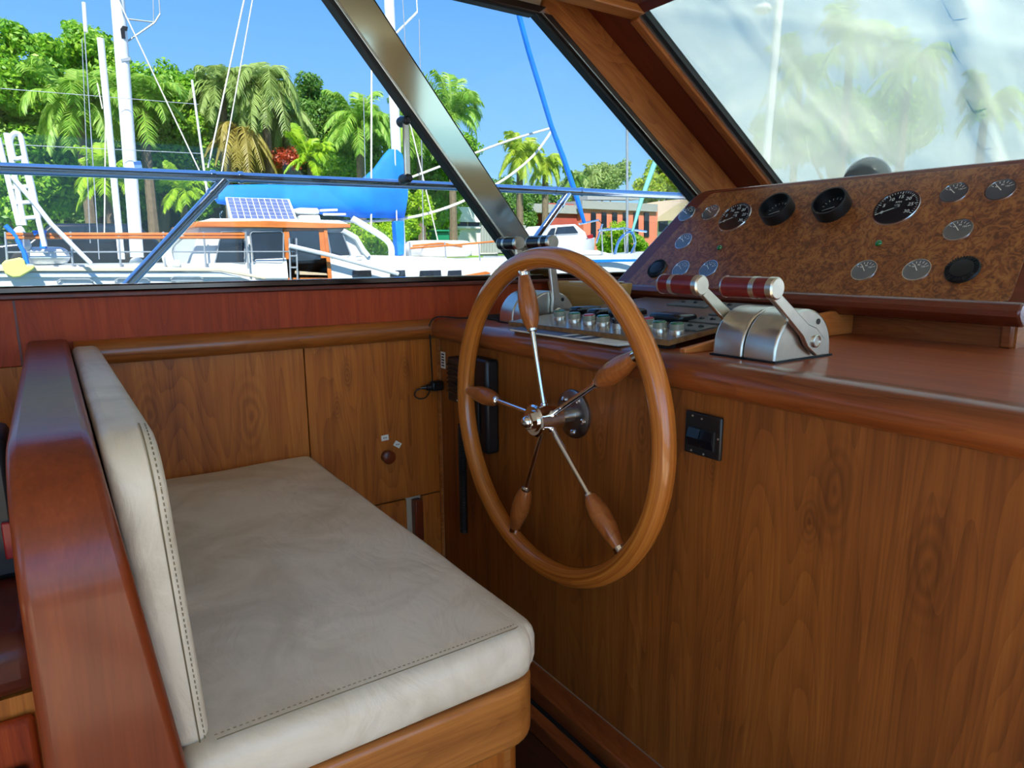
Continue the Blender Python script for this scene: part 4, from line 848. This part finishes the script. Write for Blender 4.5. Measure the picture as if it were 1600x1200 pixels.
quad_y([(468, 345), (470, 336), (500, 336), (502, 345)], 11.5, .5, 'hatch', 'gelcoat', yt, .02)
Mb().rod(W(500, 329, 11.5), W(527, 328, 11.5), .02, 6).build('dorade_pipe', 'mast_white', yt)
Mb().rod(W(505, 335, 11.5), W(540, 335, 11.5), .02, 6).build('dorade_pipe', 'mast_white', yt)
# masts
def spar(px0, py0, px1, py1, Y, wpx, name='mast', m_='mast_white', par=yt, n=12):
    a, b = W(px0, py0, Y), W(px1, py1, Y); return Mb().rod(a, b, wpx / 2 * pxm((a + b) / 2), n).build(name, m_, par)
m1 = spar(172, -160, 214, 402, 12.2, 20)
Mb().rod(W(209, 262, 12.18), W(221, 262, 12.18), .10, 10).build('mast_band', 'rail_steel', m1)
m2 = spar(599, -190, 627, 402, 12.2, 16)
spar(157, 60, 190, 405, 12.0, 10, 'spinnaker_pole')
spar(131, 4, 134, 50, 12.0, 6, 'antenna_tube'); spar(132, 50, 155, 405, 12.0, 1.6, 'backstay', 'wire')
for (p, q, w_) in (((184, 28), (242, 35), 2.6), ((190, 71), (241, 36), 2.6), ((242, 35), (250, 22), 2.6), ((250, 22), (247, -30), 2.2), ((240, 34), (239, -30), 1.6)): spar(*p, *q, 12.2, w_, 'radar_bracket', 'wire', m1, 8)
quad_y([(188, 45), (192, 40), (200, 42), (199, 47), (195, 48), (196, 60), (190, 60)], 12.1, .12, 'mast_light', 'black_plastic', m1); quad_y([(188, 92), (204, 89), (204, 94), (190, 97)], 12.1, .12, 'mast_light', 'wire', m1)
for a_, b_ in (((617, 54), (652, 19)), ((652, 19), (649, -40))): spar(*a_, *b_, 12.2, 3.4 if b_[1] > 0 else 2, 'spreader', 'mast_white', m2, 8)
for (a_, b_, w_) in (((185, 0), (332, 310), 2.2), ((160, -120), (185, 0), 2.2), ((384, -12), (325, 262), 2.6), ((396, -8), (346, 270), 2.0), ((581, -40), (580, 360), 3.0), ((617, 230), (620, 345), 2.0), ((640, 190), (664, 290), 2.2),
                     ((664, 290), (685, 380), 2.0), ((655, 30), (662, 400), 1.6), ((626, -60), (640, 190), 1.6), ((165, 190), (163, 370), 2.0), ((128, 60), (141, 380), 1.2), ((152, 130), (160, 170), 2), ((0, 138), (310, 163), 1.0), ((0, 225), (318, 240), 1.0), ((568, 150), (572, 330), 1.2)):
    spar(*a_, *b_, 12.0, w_, 'rigging_wire', 'rope' if w_ > 1.9 else 'wire')
spar(300, 125, 326, 318, 11.6, 3.4, 'whip_antenna', 'mast_white')
Mb().tube(smooth([W(865, 199, 12.2), W(800, 218, 12.2), W(740, 240, 12.2), W(680, 263, 12.2), W(632, 281, 12.2)]), .022, 6).build('sheet_rope', 'rope', yt)
Mb().tube(smooth([W(865, 200, 12.2), W(838, 238, 12.2), W(805, 268, 12.2), W(768, 292, 12.2), W(710, 320, 12.2), W(650, 338, 12.2), W(590, 345, 12.2), W(530, 346, 12.2)]), .026, 6).build('sheet_rope', 'rope', yt)
# blue sail cover lofted along the boom
def sailcover():
    secs = [(338, 296, 318, .10), (360, 289, 322, .16), (420, 288, 327, .18), (480, 290, 333, .20), (540, 288, 339, .20), (566, 280, 341, .19), (585, 263, 341, .18), (600, 243, 341, .16), (610, 233, 341, .15), (622, 234, 341, .15), (631, 241, 340, .13)]
    vs = []; n = 16
    for px, y0, y1, wd in secs:
        a, b = W(px, y0, 12.1), W(px, y1, 12.1); c = (a + b) / 2; h = (a - b).length / 2
        for k in range(n):
            q = 2 * pi * k / n; vs.append(c + Vector((.02 * sin(q * 3), wd * sin(q) * (1 - .35 * cos(q)) + .02 * sin(px * .31 + q * 2), h * cos(q))))
    m = len(secs)
    return Mb().add(vs, [(i * n + k, i * n + (k + 1) % n, (i + 1) * n + (k + 1) % n, (i + 1) * n + k) for i in range(m - 1) for k in range(n)] + [tuple(range(n))[::-1], tuple((m - 1) * n + k for k in range(n))])
sailcover().build('sail_cover', 'canvas_blue', yt, ang=60)
fj = Mb().tube([W(px, py, 11.5) for px, py in ((798, -30), (812, 28), (826, 80), (842, 132), (861, 196), (880, 246), (899, 302), (913, 348))], [.035, .05, .05, .052, .05, .055, .055, .04], 8).build('furled_jib', 'canvas_blue', yt)
Mb().tube(smooth([W(550, 341, 12), W(605, 376, 12), W(612, 402, 12)]), .06, 8).build('boom_vang', 'mast_white', yt)
quad_y([(618, 345), (632, 345), (632, 398), (622, 400)], 12.0, .2, 'mast_boot', 'canvas_blue', yt, .02)
# guard rails and stanchions along the side deck
for y0, y1, m_ in ((366, 366, 'orange_teak'), (371.5, 371, 'orange_teak'), (394, 393, 'wire')): Mb().rod(W(10, y0, 10.95), W(382 if m_ != 'wire' else 460, y1, 10.95), .022 if m_ != 'wire' else .01, 6).build('guard_rail', m_, yt)
for px in (8, 36, 110, 185, 255, 318, 384): Mb().rod(W(px, 362, 10.95), W(px + 4, 420, 10.95), .014, 6).build('stanchion', 'wire', yt)
for px in (640, 695, 748): Mb().rod(W(px, 378, 11.1), W(px + 3, 425, 11.1), .014, 6).build('stanchion', 'wire', yt)
Mb().tube([W(640, 388, 11.1), W(695, 384, 11.1), W(790, 376, 11.1)], .018, 6).build('guard_rail', 'orange_teak', yt)
Mb().tube(smooth([W(285, 362, 11.0), W(262, 385, 11.0), W(266, 412, 11.0), W(280, 415, 11.0)]), .08, 8).build('sail_bag', 'canvas_white', yt)

# boarding ladder, white tender, yellow cloth on the stern
ld = thing('boarding_ladder', 'tall white folding ladder at the stern of the yacht', 'ladder', (-.3, 10.6, .9))
for a_, b_ in (((-3, 215), (30, 352)), ((10, 208), (38, 352)), ((36, 245), (70, 385))): Mb().rod(W(*a_, 10.8), W(*b_, 10.8), .032, 8).build('ladder_rail', 'mast_white', ld)
Mb().tube(smooth([W(22, 250, 10.8), W(16, 222, 10.8), W(20, 211, 10.8), W(27, 209, 10.8), W(33, 216, 10.8), W(40, 250, 10.8), W(50, 290, 10.8), W(60, 340, 10.8)]), .032, 8).build('ladder_hoop', 'mast_white', ld)
for y, x0, x1 in ((249, 22, 39), (294, 14, 48), (318, 20, 54), (342, 28, 60)): Mb().rod(W(x0, y, 10.8), W(x1, y - 3, 10.8), .026, 6).build('rung', 'mast_white', ld)
Mb().tube([W(18, 275, 10.75), W(55, 318, 10.75), W(80, 350, 10.75), W(142, 412, 10.75)], .03, 8).build('davit_arm', 'mast_white', ld)
td = thing('tender', 'small white upturned tender on the stern deck', 'dinghy', (0.2, 11.2, .95))
Mb().rbox(W(40, 410, 11.2).x, W(111, 410, 11.2).x, 11.0, 11.6, W(70, 414, 11.2).z, W(70, 386, 11.2).z, .12, (10, 8, 6)).build('tender_hull', 'gelcoat', td, ang=60)
quad_y([(40, 400), (110, 400), (110, 403), (42, 403)], 10.99, .03, 'rub_rail', 'gelcoat_blue', td)
ob = thing('outboard_motor', 'white outboard motor with blue straps clamped at the stern', 'outboard', (-.1, 11.0, 1.0))
quad_y([(18, 358), (34, 350), (52, 388), (36, 394)], 11.0, .25, 'cowling', 'gelcoat', ob, .05)
Mb().tube([W(8, 352, 10.95), W(24, 368, 10.95), W(38, 395, 10.95), W(42, 412, 10.95)], .03, 6).build('strap', 'canvas_blue', ob)
Mb().tube([W(52, 365, 10.95), W(68, 362, 10.95), W(68, 388, 10.95)], .04, 6).build('strap', 'canvas_blue', ob)
def cloth():
    pts = [(2, 412), (8, 407), (32, 402), (38, 407), (40, 415), (53, 414), (55, 419), (46, 425), (32, 433), (20, 434), (8, 428)]
    return Mb().slab([W(x, y, 10.80) for x, y in pts], (0, .15, 0))
tag(cloth().build('fender_cloth', 'yellow_cloth', bevel=.04, bseg=3), 'pale yellow cloth bundle hung over the yacht side', 'cloth')
dg_ = thing('covered_dinghy', 'white canvas covered dinghy on the foredeck of the yacht', 'dinghy', tuple(W(680, 400, 12.0)))
Mb().rbox(W(642, 395, 12.2).x, W(722, 395, 12.2).x, 11.7, 12.7, W(680, 402, 12.2).z, W(680, 376, 12.2).z, .13, (12, 8, 6)).build('canvas', 'canvas_white', dg_, ang=60)
Mb().tube([W(645, 384, 11.7), W(690, 380, 11.7), W(722, 385, 11.7)], .02, 6).build('lashing', 'orange_teak', dg_)

# ------------------------------------------------------------------ more boats to the right
def hull_simple(x0, x1, yc, w, z0, z1, bow=1):
    vs = []; n = 5; N_ = 14
    for i in range(N_ + 1):
        t = i / N_; x = x0 + (x1 - x0) * t; tt = t if bow > 0 else 1 - t
        hw = w / 2 * (1 - max(0, (tt - .4) / .6) ** 2.4) + .01; zz = z1 + .25 * max(0, tt - .5)
        vs += [(x, yc - hw, zz), (x, yc - hw * .85, z0 + .3), (x, yc, z0), (x, yc + hw * .85, z0 + .3), (x, yc + hw, zz)]
    fs = [(i * n + k, i * n + (k + 1) % n, (i + 1) * n + (k + 1) % n, (i + 1) * n + k) for i in range(N_) for k in range(n)]
    return Mb().add(vs, fs + [tuple(range(n))[::-1], tuple(N_ * n + k for k in range(n))])
pb = thing('motor_cruiser', 'white motor cruiser with dark windscreen moored before the red building', 'motorboat', tuple(W(880, 390, 16.0)))
xa, xb = W(818, 380, 16).x, W(928, 380, 16).x
hull_simple(xa, xb, 16.0, 1.8, -1.3, W(880, 380, 16).z + .05, 1).build('hull', 'gelcoat', pb, ang=50)
quad_y([(842, 382), (848, 366), (862, 352), (900, 350), (915, 362), (922, 380)], 15.4, 1.2, 'cabin', 'gelcoat', pb, .05)
quad_y([(868, 366), (872, 355), (896, 353), (904, 364)], 15.36, .05, 'windscreen', 'boat_glass', pb)
quad_y([(852, 372), (862, 357), (868, 356), (866, 368)], 15.36, .05, 'windscreen', 'boat_glass', pb)
Mb().tube([W(905, 350, 15.6), W(935, 344, 15.6), W(941, 350, 15.6), W(932, 380, 15.6)], .03, 6).build('bow_rail', 'rail_steel', pb)
quad_y([(918, 368), (926, 366), (927, 372), (920, 373)], 15.3, .05, 'nav_panel', 'lamp_red', pb)
ex = thing('dock_sailboat', 'white sailboat hull lying low beyond the dashboard at the right', 'sailboat', tuple(W(900, 410, 13.5)))
hull_simple(W(790, 405, 13.6).x, W(1050, 400, 13.6).x, 13.9, 1.4, -1.3, W(900, 399, 13.6).z, 1).build('hull', 'gelcoat', ex, ang=50)
quad_y([(815, 400), (832, 392), (935, 391), (960, 398)], 13.5, .8, 'deckhouse', 'canvas_white', ex, .04)
quad_y([(800, 412), (800, 407), (1000, 405), (1030, 403), (1030, 408)], 13.12, .05, 'hull_stripe', 'canvas_blue', ex)
for px in (940, 955, 975, 990): Mb().rod(W(px, 355, 13.4), W(px + 2, 402, 13.4), .02, 6).build('stanchion', 'wire', ex)
Mb().tube([W(935, 360, 13.4), W(975, 357, 13.4), W(1010, 362, 13.4)], .03, 6).build('pulpit_rail', 'rail_steel', ex)
Mb().tube(smooth([W(960, 400, 13.4), W(968, 375, 13.4), W(985, 362, 13.4), W(992, 380, 13.4), W(985, 400, 13.4)]), .04, 6).build('pulpit_rail', 'rail_steel', ex)
spar(980, -20, 980, 402, 13.8, 4.2, 'mast', 'wire', ex)
Mb().tube([W(1060, 120, 13.2), W(1024, 252, 13.2), W(1003, 310, 13.2), W(988, 362, 13.2)], [.07, .07, .06, .03], 8).build('furled_sail', 'teal_pole', ex)

# ------------------------------------------------------------------ buildings
rb = thing('red_building', 'low flat-roofed terracotta building with tall dark slot windows', 'building', tuple(W(960, 392, 34)))
def block(px0, px1, pyt, pyb, Y, dy, name, m_, par): 
    a, b = W(px0, pyt, Y), W(px1, pyb, Y); return Mb().box(a.x, b.x, Y, Y + dy, b.z - .6, a.z).build(name, m_, par)
block(912, 1026, 316, 388, 33, 8, 'main_wing', 'terracotta', rb)
block(858, 914, 317, 388, 33.6, 7, 'link_wing', 'terracotta_shaded', rb)  # darker copy of the terracotta, wall shade put into the colour
block(797, 862, 321, 388, 35, 7, 'side_wing', 'terracotta', rb)
block(910, 1028, 313, 316.2, 32.8, 8.4, 'roof_edge', 'roof_grey', rb); block(796, 912, 316, 319, 33.4, 8, 'roof_edge', 'roof_grey', rb)
for i in range(6):
    px = 924 + 16.6 * i; f = quad_y([(px, 370), (px, 332), (px + 7.4, 332), (px + 7.4, 370)], 32.93, .08, 'slot_window', 'boat_glass_dark', rb)
quad_y([(918, 312), (918, 305), (1000, 305), (1000, 312)], 36, 1, 'roof_plant', 'roof_grey', rb)
th = thing('tan_roof_house', 'pale house with broad tan roof at the right of the red building', 'house', tuple(W(1045, 392, 36)))
block(1028, 1120, 340, 388, 36, 8, 'walls', 'house_white', th)
quad_y([(1018, 346), (1060, 318), (1120, 306), (1140, 340)], 35.2, 9, 'roof', 'roof_tan', th); quad_y([(1030, 362), (1030, 346), (1044, 345), (1044, 362)], 35.95, .08, 'window', 'boat_glass_dark', th)
hw_ = thing('white_house', 'white garden house with one wide dark window behind the yacht bow', 'house', tuple(W(735, 395, 27)))
block(700, 778, 326, 400, 27, 5, 'walls', 'house_white', hw_); block(694, 782, 322, 327, 26.7, 5.6, 'roof_slab', 'house_white', hw_)
for x0 in (714, 733): 
    f = quad_y([(x0, 353), (x0, 330), (x0 + 16, 330), (x0 + 16, 353)], 26.93, .1, 'window', 'boat_glass_dark', hw_)
quad_y([(712, 357), (712, 353.5), (751, 353.5), (751, 357)], 26.85, .15, 'window_sill', 'house_white', hw_)
fnc = thing('timber_fence', 'weathered grey timber fence beside the white house', 'fence', tuple(W(790, 395, 28)))
for i in range(16):
    px = 752 + 4.4 * i; quad_y([(px, 395), (px, 352), (px + 3.9, 352), (px + 3.9, 395)], 26.0, .05, 'fence_board', 'roof_grey', fnc)
bn = thing('green_bin', 'green wheeled bin standing under the trees by the yacht mast', 'bin', tuple(W(692, 395, 22)))
quad_y([(682, 376), (684, 362), (702, 362), (703, 376)], 22, .5, 'body', 'bin_green', bn, .03); quad_y([(681, 362), (683, 359), (702, 359), (704, 362)], 21.9, .7, 'lid', 'bin_green', bn, .02)

def car(pxc, Y, label, m_='car_dark', s=1.0):
    c = W(pxc, 402, Y); g = c.z; c = thing('parked_car', label, 'car', (c.x, Y, .95)); x0 = c.location.x; z = 1.0
    s = .8; z = .55
    prof = [(-2.2, .35), (-2.25, .75), (-2.1, 1.0), (-1.3, 1.08), (-.7, 1.62), (1.5, 1.66), (2.1, 1.1), (2.2, .9), (2.2, .35)]
    Mb().prism([(x0 + x * s, z + h * s) for x, h in prof], 'Y', Y, Y + 1.75).build('body', m_, c, bevel=.08, bseg=3)
    Mb().prism([(x0 + x * s, z + h * s) for x, h in ((-1.05, 1.1), (-.62, 1.52), (.3, 1.56), (.3, 1.1))], 'Y', Y - .02, Y + .05).build('side_glass', 'boat_glass', c)
    Mb().prism([(x0 + x * s, z + h * s) for x, h in ((.4, 1.1), (.4, 1.56), (1.4, 1.56), (1.8, 1.1))], 'Y', Y - .02, Y + .05).build('side_glass', 'boat_glass', c)
    for x in (-1.4, 1.4):
        w_ = Mb().lathe((x0 + x * s, Y - .04, z + .34), (0, 1, 0), [(0, .28), (.02, .34), (.2, .34)], 20).build('wheel', 'black_rubber', c)
        Mb().lathe((x0 + x * s, Y - .06, z + .34), (0, 1, 0), [(0, .12), (.03, .2)], 12).build('wheel_hub', 'brushed', w_)
car(130, 19.5, 'dark parked car partly hidden behind the stern rails'); car(420, 20.0, 'dark parked car hidden behind the pilothouse of the yacht')

# ------------------------------------------------------------------ trees and palms
def leaves_mesh(name, centers, count, spread, size, up=.25, flat=.5):
    C0 = np.array(centers, float); K = len(C0)
    idx = rng.integers(0, K, count); R_ = spread[idx] if hasattr(spread, '__len__') else np.full(count, spread)
    d = rng.normal(size=(count, 3)); d /= np.linalg.norm(d, axis=1)[:, None]
    rr = R_ * rng.uniform(.35, 1.0, count) ** .6
    P = C0[idx] + d * rr[:, None]
    n = d + rng.normal(size=(count, 3)) * .55 + np.array([0, 0, up]); n /= np.linalg.norm(n, axis=1)[:, None]
    t = np.cross(n, rng.normal(size=(count, 3))); t /= np.linalg.norm(t, axis=1)[:, None]; b = np.cross(n, t)
    s = size * rng.uniform(.6, 1.25, count)[:, None]
    V = np.stack([P - t * s, P - b * s * flat, P + t * s, P + b * s * flat], 1).reshape(-1, 3)
    me = bpy.data.meshes.new(name); me.vertices.add(count * 4); me.vertices.foreach_set('co', V.ravel())
    me.loops.add(count * 4); me.loops.foreach_set('vertex_index', np.arange(count * 4, dtype=np.int32))
    me.polygons.add(count); me.polygons.foreach_set('loop_start', np.arange(0, count * 4, 4, dtype=np.int32)); me.polygons.foreach_set('loop_total', np.full(count, 4, dtype=np.int32))
    me.update(calc_edges=True); return me
def tree(label, blobs, Y, m_, count, size, clump=70, name='leafy_tree', cat='tree', group='trees on the harbour bank', trunk=True):
    c0 = W(blobs[0][0], 400, Y); root = thing(name, label, cat, (c0.x, Y, 1.0), group)
    cs = []; sp = []
    for (px, py, rx, ry) in blobs:
        c = W(px, py, Y); k = pxm(c); rx, ry = rx * k, ry * k
        n = max(8, int(clump * rx * ry / 4))
        d = rng.normal(size=(n, 3)); d /= np.linalg.norm(d, axis=1)[:, None]; f = rng.uniform(.45, 1.0, n) ** .5
        q = np.array(c) + d * np.array([rx, min(rx, ry) * .8 + .5, ry]) * f[:, None] * .85
        cs += [q]; sp += [np.full(n, .30 * min(rx, ry) ** .6 + .12)]
    cs = np.concatenate(cs); sp = np.concatenate(sp)
    me = leaves_mesh('foliage', cs - np.array(root.location), count * 3, sp, size * .52)
    link('foliage', me, m_, root, OFF[root.name])['kind'] = 'stuff'
    if trunk:
        top = W(blobs[0][0], blobs[0][1] + blobs[0][3] * .3, Y)
        Mb().tube([(c0.x, Y, .8), ((c0.x + top.x) / 2 + .15, Y, (top.z + .8) / 2), tuple(top)], [.22, .17, .08], 8).build('trunk', 'trunk', root)
        for k in range(3):
            b = W(blobs[k % len(blobs)][0] + (-20, 18, 6)[k], blobs[k % len(blobs)][1], Y); Mb().tube([((c0.x + top.x) / 2 + .15, Y, (top.z + .8) / 2), tuple(b)], [.11, .04], 6).build('branch', 'trunk', root)
    return root
tree('broad bright green tree at the far left behind the ladder', [(20, 150, 85, 90), (45, 90, 45, 50), (-60, 140, 90, 90), (30, 270, 80, 90), (100, 250, 60, 80)], 25, 'leaf_green', 16000, .17)
tree('tall dense green tree behind the left mast', [(150, 130, 60, 90), (125, 85, 35, 45), (165, 100, 30, 50), (190, 200, 70, 90), (180, 290, 80, 70)], 26.5, 'leaf_green', 14000, .17)
tree('bright green tree right of the left mast', [(250, 160, 55, 60), (285, 175, 40, 60), (240, 260, 60, 70), (300, 270, 50, 70)], 25.5, 'leaf_green', 11000, .16)
tree('grey green feathery tree in the middle of the bank', [(330, 140, 45, 40), (370, 160, 45, 45), (335, 220, 50, 60), (400, 250, 60, 70)], 28, 'leaf_dark', 9000, .15)
tree('rounded tree rising behind the drooping palms', [(470, 150, 35, 38), (500, 185, 40, 40), (455, 210, 50, 60), (520, 250, 60, 60)], 29, 'leaf_dark', 11000, .15)
tree('green tree left of the blue sail cover mast', [(570, 215, 50, 45), (540, 250, 45, 50), (600, 250, 50, 60), (585, 310, 60, 60)], 26, 'leaf_green', 10000, .16)
tree('green tree between the mast and window pillar', [(660, 240, 45, 60), (640, 290, 40, 60), (690, 270, 40, 60), (665, 340, 55, 50), (720, 250, 30, 50)], 27.5, 'leaf_green', 11000, .16)
tree('loose pale tree far behind the red building', [(940, 280, 32, 26), (905, 290, 30, 24), (965, 270, 24, 22), (895, 300, 30, 20)], 60, 'leaf_grey', 5000, .34)
tree('bright yellow green tree above the red building', [(1040, 275, 34, 32), (1015, 295, 30, 24), (1065, 290, 36, 34), (1100, 285, 40, 40)], 42, 'leaf_yellow', 8000, .30)
tree('dark tree seen between two palms in the distance', [(790, 300, 30, 22), (760, 310, 30, 30), (845, 310, 40, 22), (720, 300, 40, 40)], 48, 'leaf_dark', 6000, .28)
# hedges and low shrubs
def shrub(label, px0, px1, py0, py1, Y, m_, count, size, name='hedge', cat='hedge'):
    n = max(2, int((px1 - px0) / 26)); bl = [(px0 + (px1 - px0) * (i + .5) / n, (py0 + py1) / 2, (px1 - px0) / n * .75, (py1 - py0) / 2) for i in range(n)]
    tree(label, bl, Y, m_, count, size, 90, name, cat, 'shrubs on the harbour bank', False)
shrub('dark green hedge at the left behind the stern', -250, 330, 255, 402, 31, 'leaf_dark', 20000, .18)
shrub('dark green hedge behind the pilothouse', 300, 640, 255, 402, 31.5, 'leaf_dark', 14000, .18)
shrub('mid green hedge behind the white house', 610, 830, 290, 402, 33, 'leaf_dark', 9000, .18)
shrub('low clipped bushes before the red building', 938, 1002, 362, 396, 30, 'leaf_green', 5000, .13, 'bush', 'bush')
shrub('small red leaved shrub under the palms', 432, 470, 232, 262, 24, 'leaf_red', 260, .12, 'shrub', 'shrub')
shrub('bright low bush beside the mast foot', 548, 622, 345, 400, 21, 'leaf_lime', 2600, .10, 'bush', 'bush')
shrub('bright green bush right of the sail cover', 634, 668, 300, 380, 22, 'leaf_lime', 1800, .12, 'bush', 'bush')
shrub('young yellow green bush by the slot windows', 950, 972, 345, 372, 29.5, 'leaf_lime', 700, .12, 'bush', 'bush')

def frond_mesh(L, rise, droop, width, m_, n=44):
    mb = Mb(); pts = []
    for i in range(n + 1):
        t = i / n; pts.append(Vector((L * (t - .22 * droop * t * t), 0, L * (rise * t - droop * t * t))))
    mb.tube(pts[::4], [.03 * (1 - .8 * k / 12) for k in range(len(pts[::4]))], 4)
    for i in range(2, n):
        t = i / n; T = (pts[i + 1] - pts[i - 1]).normalized(); l = width * (.35 + .65 * sin(pi * min(1, .12 + .8 * t))); Nn = Vector((-T.z, 0, T.x))
        for sgn in (-1, 1):
            d = (Vector((0, sgn, 0)) * .75 + T * .55 - Vector((0, 0, 1)) * random.uniform(.1, .7)).normalized()
            w_ = T * .020 + Nn * .006; a = pts[i]; mid = a + d * l * .55 + Vector((0, 0, .04 * l)); e = a + d * l + Vector((0, 0, -.12 * l))
            mb.add([a - w_, a + w_, mid + w_ * 1.1, mid - w_ * 1.1, e], [(0, 1, 2, 3), (3, 2, 4)])
    me = bpy.data.meshes.new('frond'); me.from_pydata(mb.v, [], mb.f); me.materials.append(M[m_]); return me
def palm(label, px, py, Y, lpx, m_, n=20, rise=.75, droop=1.0, trunk_r=.14, lean=0.0, wide=.28):
    n = int(n * 1.5); lpx *= 1.12
    top = W(px, py, Y); L = lpx * pxm(top); base = Vector((top.x - lean, Y, .95)); root = thing('palm_tree', label, 'palm', tuple(base), 'palms on the harbour bank')
    Mb().tube(smooth([base, base.lerp(top, .5) + Vector((lean * .1, 0, 0)), top]), [trunk_r * 1.3] + [trunk_r] * 12, 8).build('trunk', 'trunk', root) if False else Mb().tube([base, base.lerp(top, .33) , base.lerp(top, .66), top], [trunk_r * 1.35, trunk_r * 1.05, trunk_r, trunk_r * .85], 8).build('trunk', 'trunk', root)
    kinds = [frond_mesh(L, rise, droop, L * wide, m_), frond_mesh(L * .95, rise * 2.0, droop * 1.2, L * wide, m_), frond_mesh(L * .9, rise * .3, droop * .75, L * wide, m_), frond_mesh(L * 1.05, rise * 1.5, droop * .9, L * wide, m_), frond_mesh(L * .8, rise * 2.6, droop * 1.0, L * wide, m_)]
    for k in range(n):
        o = bpy.data.objects.new('frond', kinds[k % 5]); COL.objects.link(o); o.parent = root; o.location = top - base
        o.rotation_euler = (random.uniform(-.15, .15), random.uniform(-.3, .3), 2.39996 * k + random.uniform(-.3, .3)); o.scale = (random.uniform(.75, 1.12),) * 3
    return root
palm('light green palm with drooping crown in front of the left trees', 122, 170, 23, 84, 'leaf_palm', 26, .8, 1.25)
palm('green fan crowned palm right of the left mast', 222, 170, 23.5, 74, 'leaf_palm', 24, .8, 1.1)
palm('small lime palm low behind the guard rail at left', 165, 285, 21, 58, 'leaf_lime', 16, .8, 1.0, .1)
palm('low lime palm behind the stern pulpit', 285, 300, 21.5, 48, 'leaf_lime', 16, .8, 1.0, .1)
palm('tall grey green palm left of the centre', 345, 138, 24.5, 62, 'leaf_grey', 22, .7, 1.3)
palm('palm with hanging brown dead fronds', 372, 205, 24, 62, 'leaf_brown', 20, .45, 1.7)
palm('tall silvery palm with shaggy drooping crown', 412, 138, 24.2, 74, 'leaf_grey', 26, .7, 1.5)
palm('second silvery palm overlapping the rounded tree', 445, 190, 25, 55, 'leaf_grey', 24, .6, 1.6)
palm('brownish palm skirt below the silvery palms', 428, 235, 25.5, 50, 'leaf_brown', 18, .4, 1.8)
palm('short bright lime palm above the guard rail', 483, 250, 20, 42, 'leaf_lime', 16, .9, 1.0, .08)
palm('green palm just left of the sail cover mast', 560, 195, 24, 64, 'leaf_palm', 22, .8, 1.2)
palm('green palm behind the window latch', 655, 210, 25, 64, 'leaf_palm', 22, .8, 1.2)
palm('tall palm with one long curling frond right of the pillar', 705, 185, 24, 66, 'leaf_palm', 22, .9, 1.2)
palm('yellow green palm left of the pair by the red building', 812, 248, 27, 44, 'leaf_yellow', 22, .9, 1.3, .16)
palm('yellow green palm right of the pair by the red building', 852, 262, 27.5, 38, 'leaf_yellow', 20, .8, 1.3, .16)
palm('faraway palm behind the blue furled jib', 897, 285, 46, 24, 'leaf_dark', 16, .8, 1.3)
palm('faraway grey palm above the red roof', 925, 275, 48, 22, 'leaf_grey', 16, .8, 1.3)
# palms and trees ahead, seen dimly through the windscreen cover
def ahead(px, py, X, lpx, label, m_='leaf_palm'):
    q = WX(px, py, X); return palm(label, px, py, q.y, lpx, m_, 20, .8, 1.2, .16)
ahead(1330, 70, 26, 75, 'palm ahead seen through the windscreen cover beside its main pleat'); ahead(1250, 120, 30, 60, 'smaller palm ahead seen through the cover near the rope')
ahead(1420, 110, 28, 70, 'palm ahead seen through the cover right of the main pleat'); ahead(1540, 170, 30, 60, 'palm ahead seen through the cover at the far right', 'leaf_green')
def tree_ahead(label, blobs, X, m_, count, size):
    Y = WX(blobs[0][0], blobs[0][1], X).y; tree(label, blobs, Y, m_, count, size)
tree_ahead('leafy tree ahead seen through the lower windscreen cover', [(1300, 200, 80, 60), (1230, 210, 60, 50), (1400, 190, 80, 60)], 34, 'leaf_green', 6000, .3)
dp_ = thing('deck_pole', 'white pole with small lamp seen through the windscreen cover', 'pole', tuple(WX(1196, 300, 4.2)))
a_, b_ = WX(1228, -120, 4.2), WX(1190, 330, 4.2); Mb().rod(a_, b_, .027, 10).build('pole', 'mast_white', dp_)
c_ = WX(1192, 14, 4.2); Mb().ball(c_, (.06, .06, .035), 12, 8).build('lamp', 'mast_white', dp_); Mb().rod(c_, WX(1218, 12, 4.2), .012, 6).build('lamp_arm', 'mast_white', dp_)
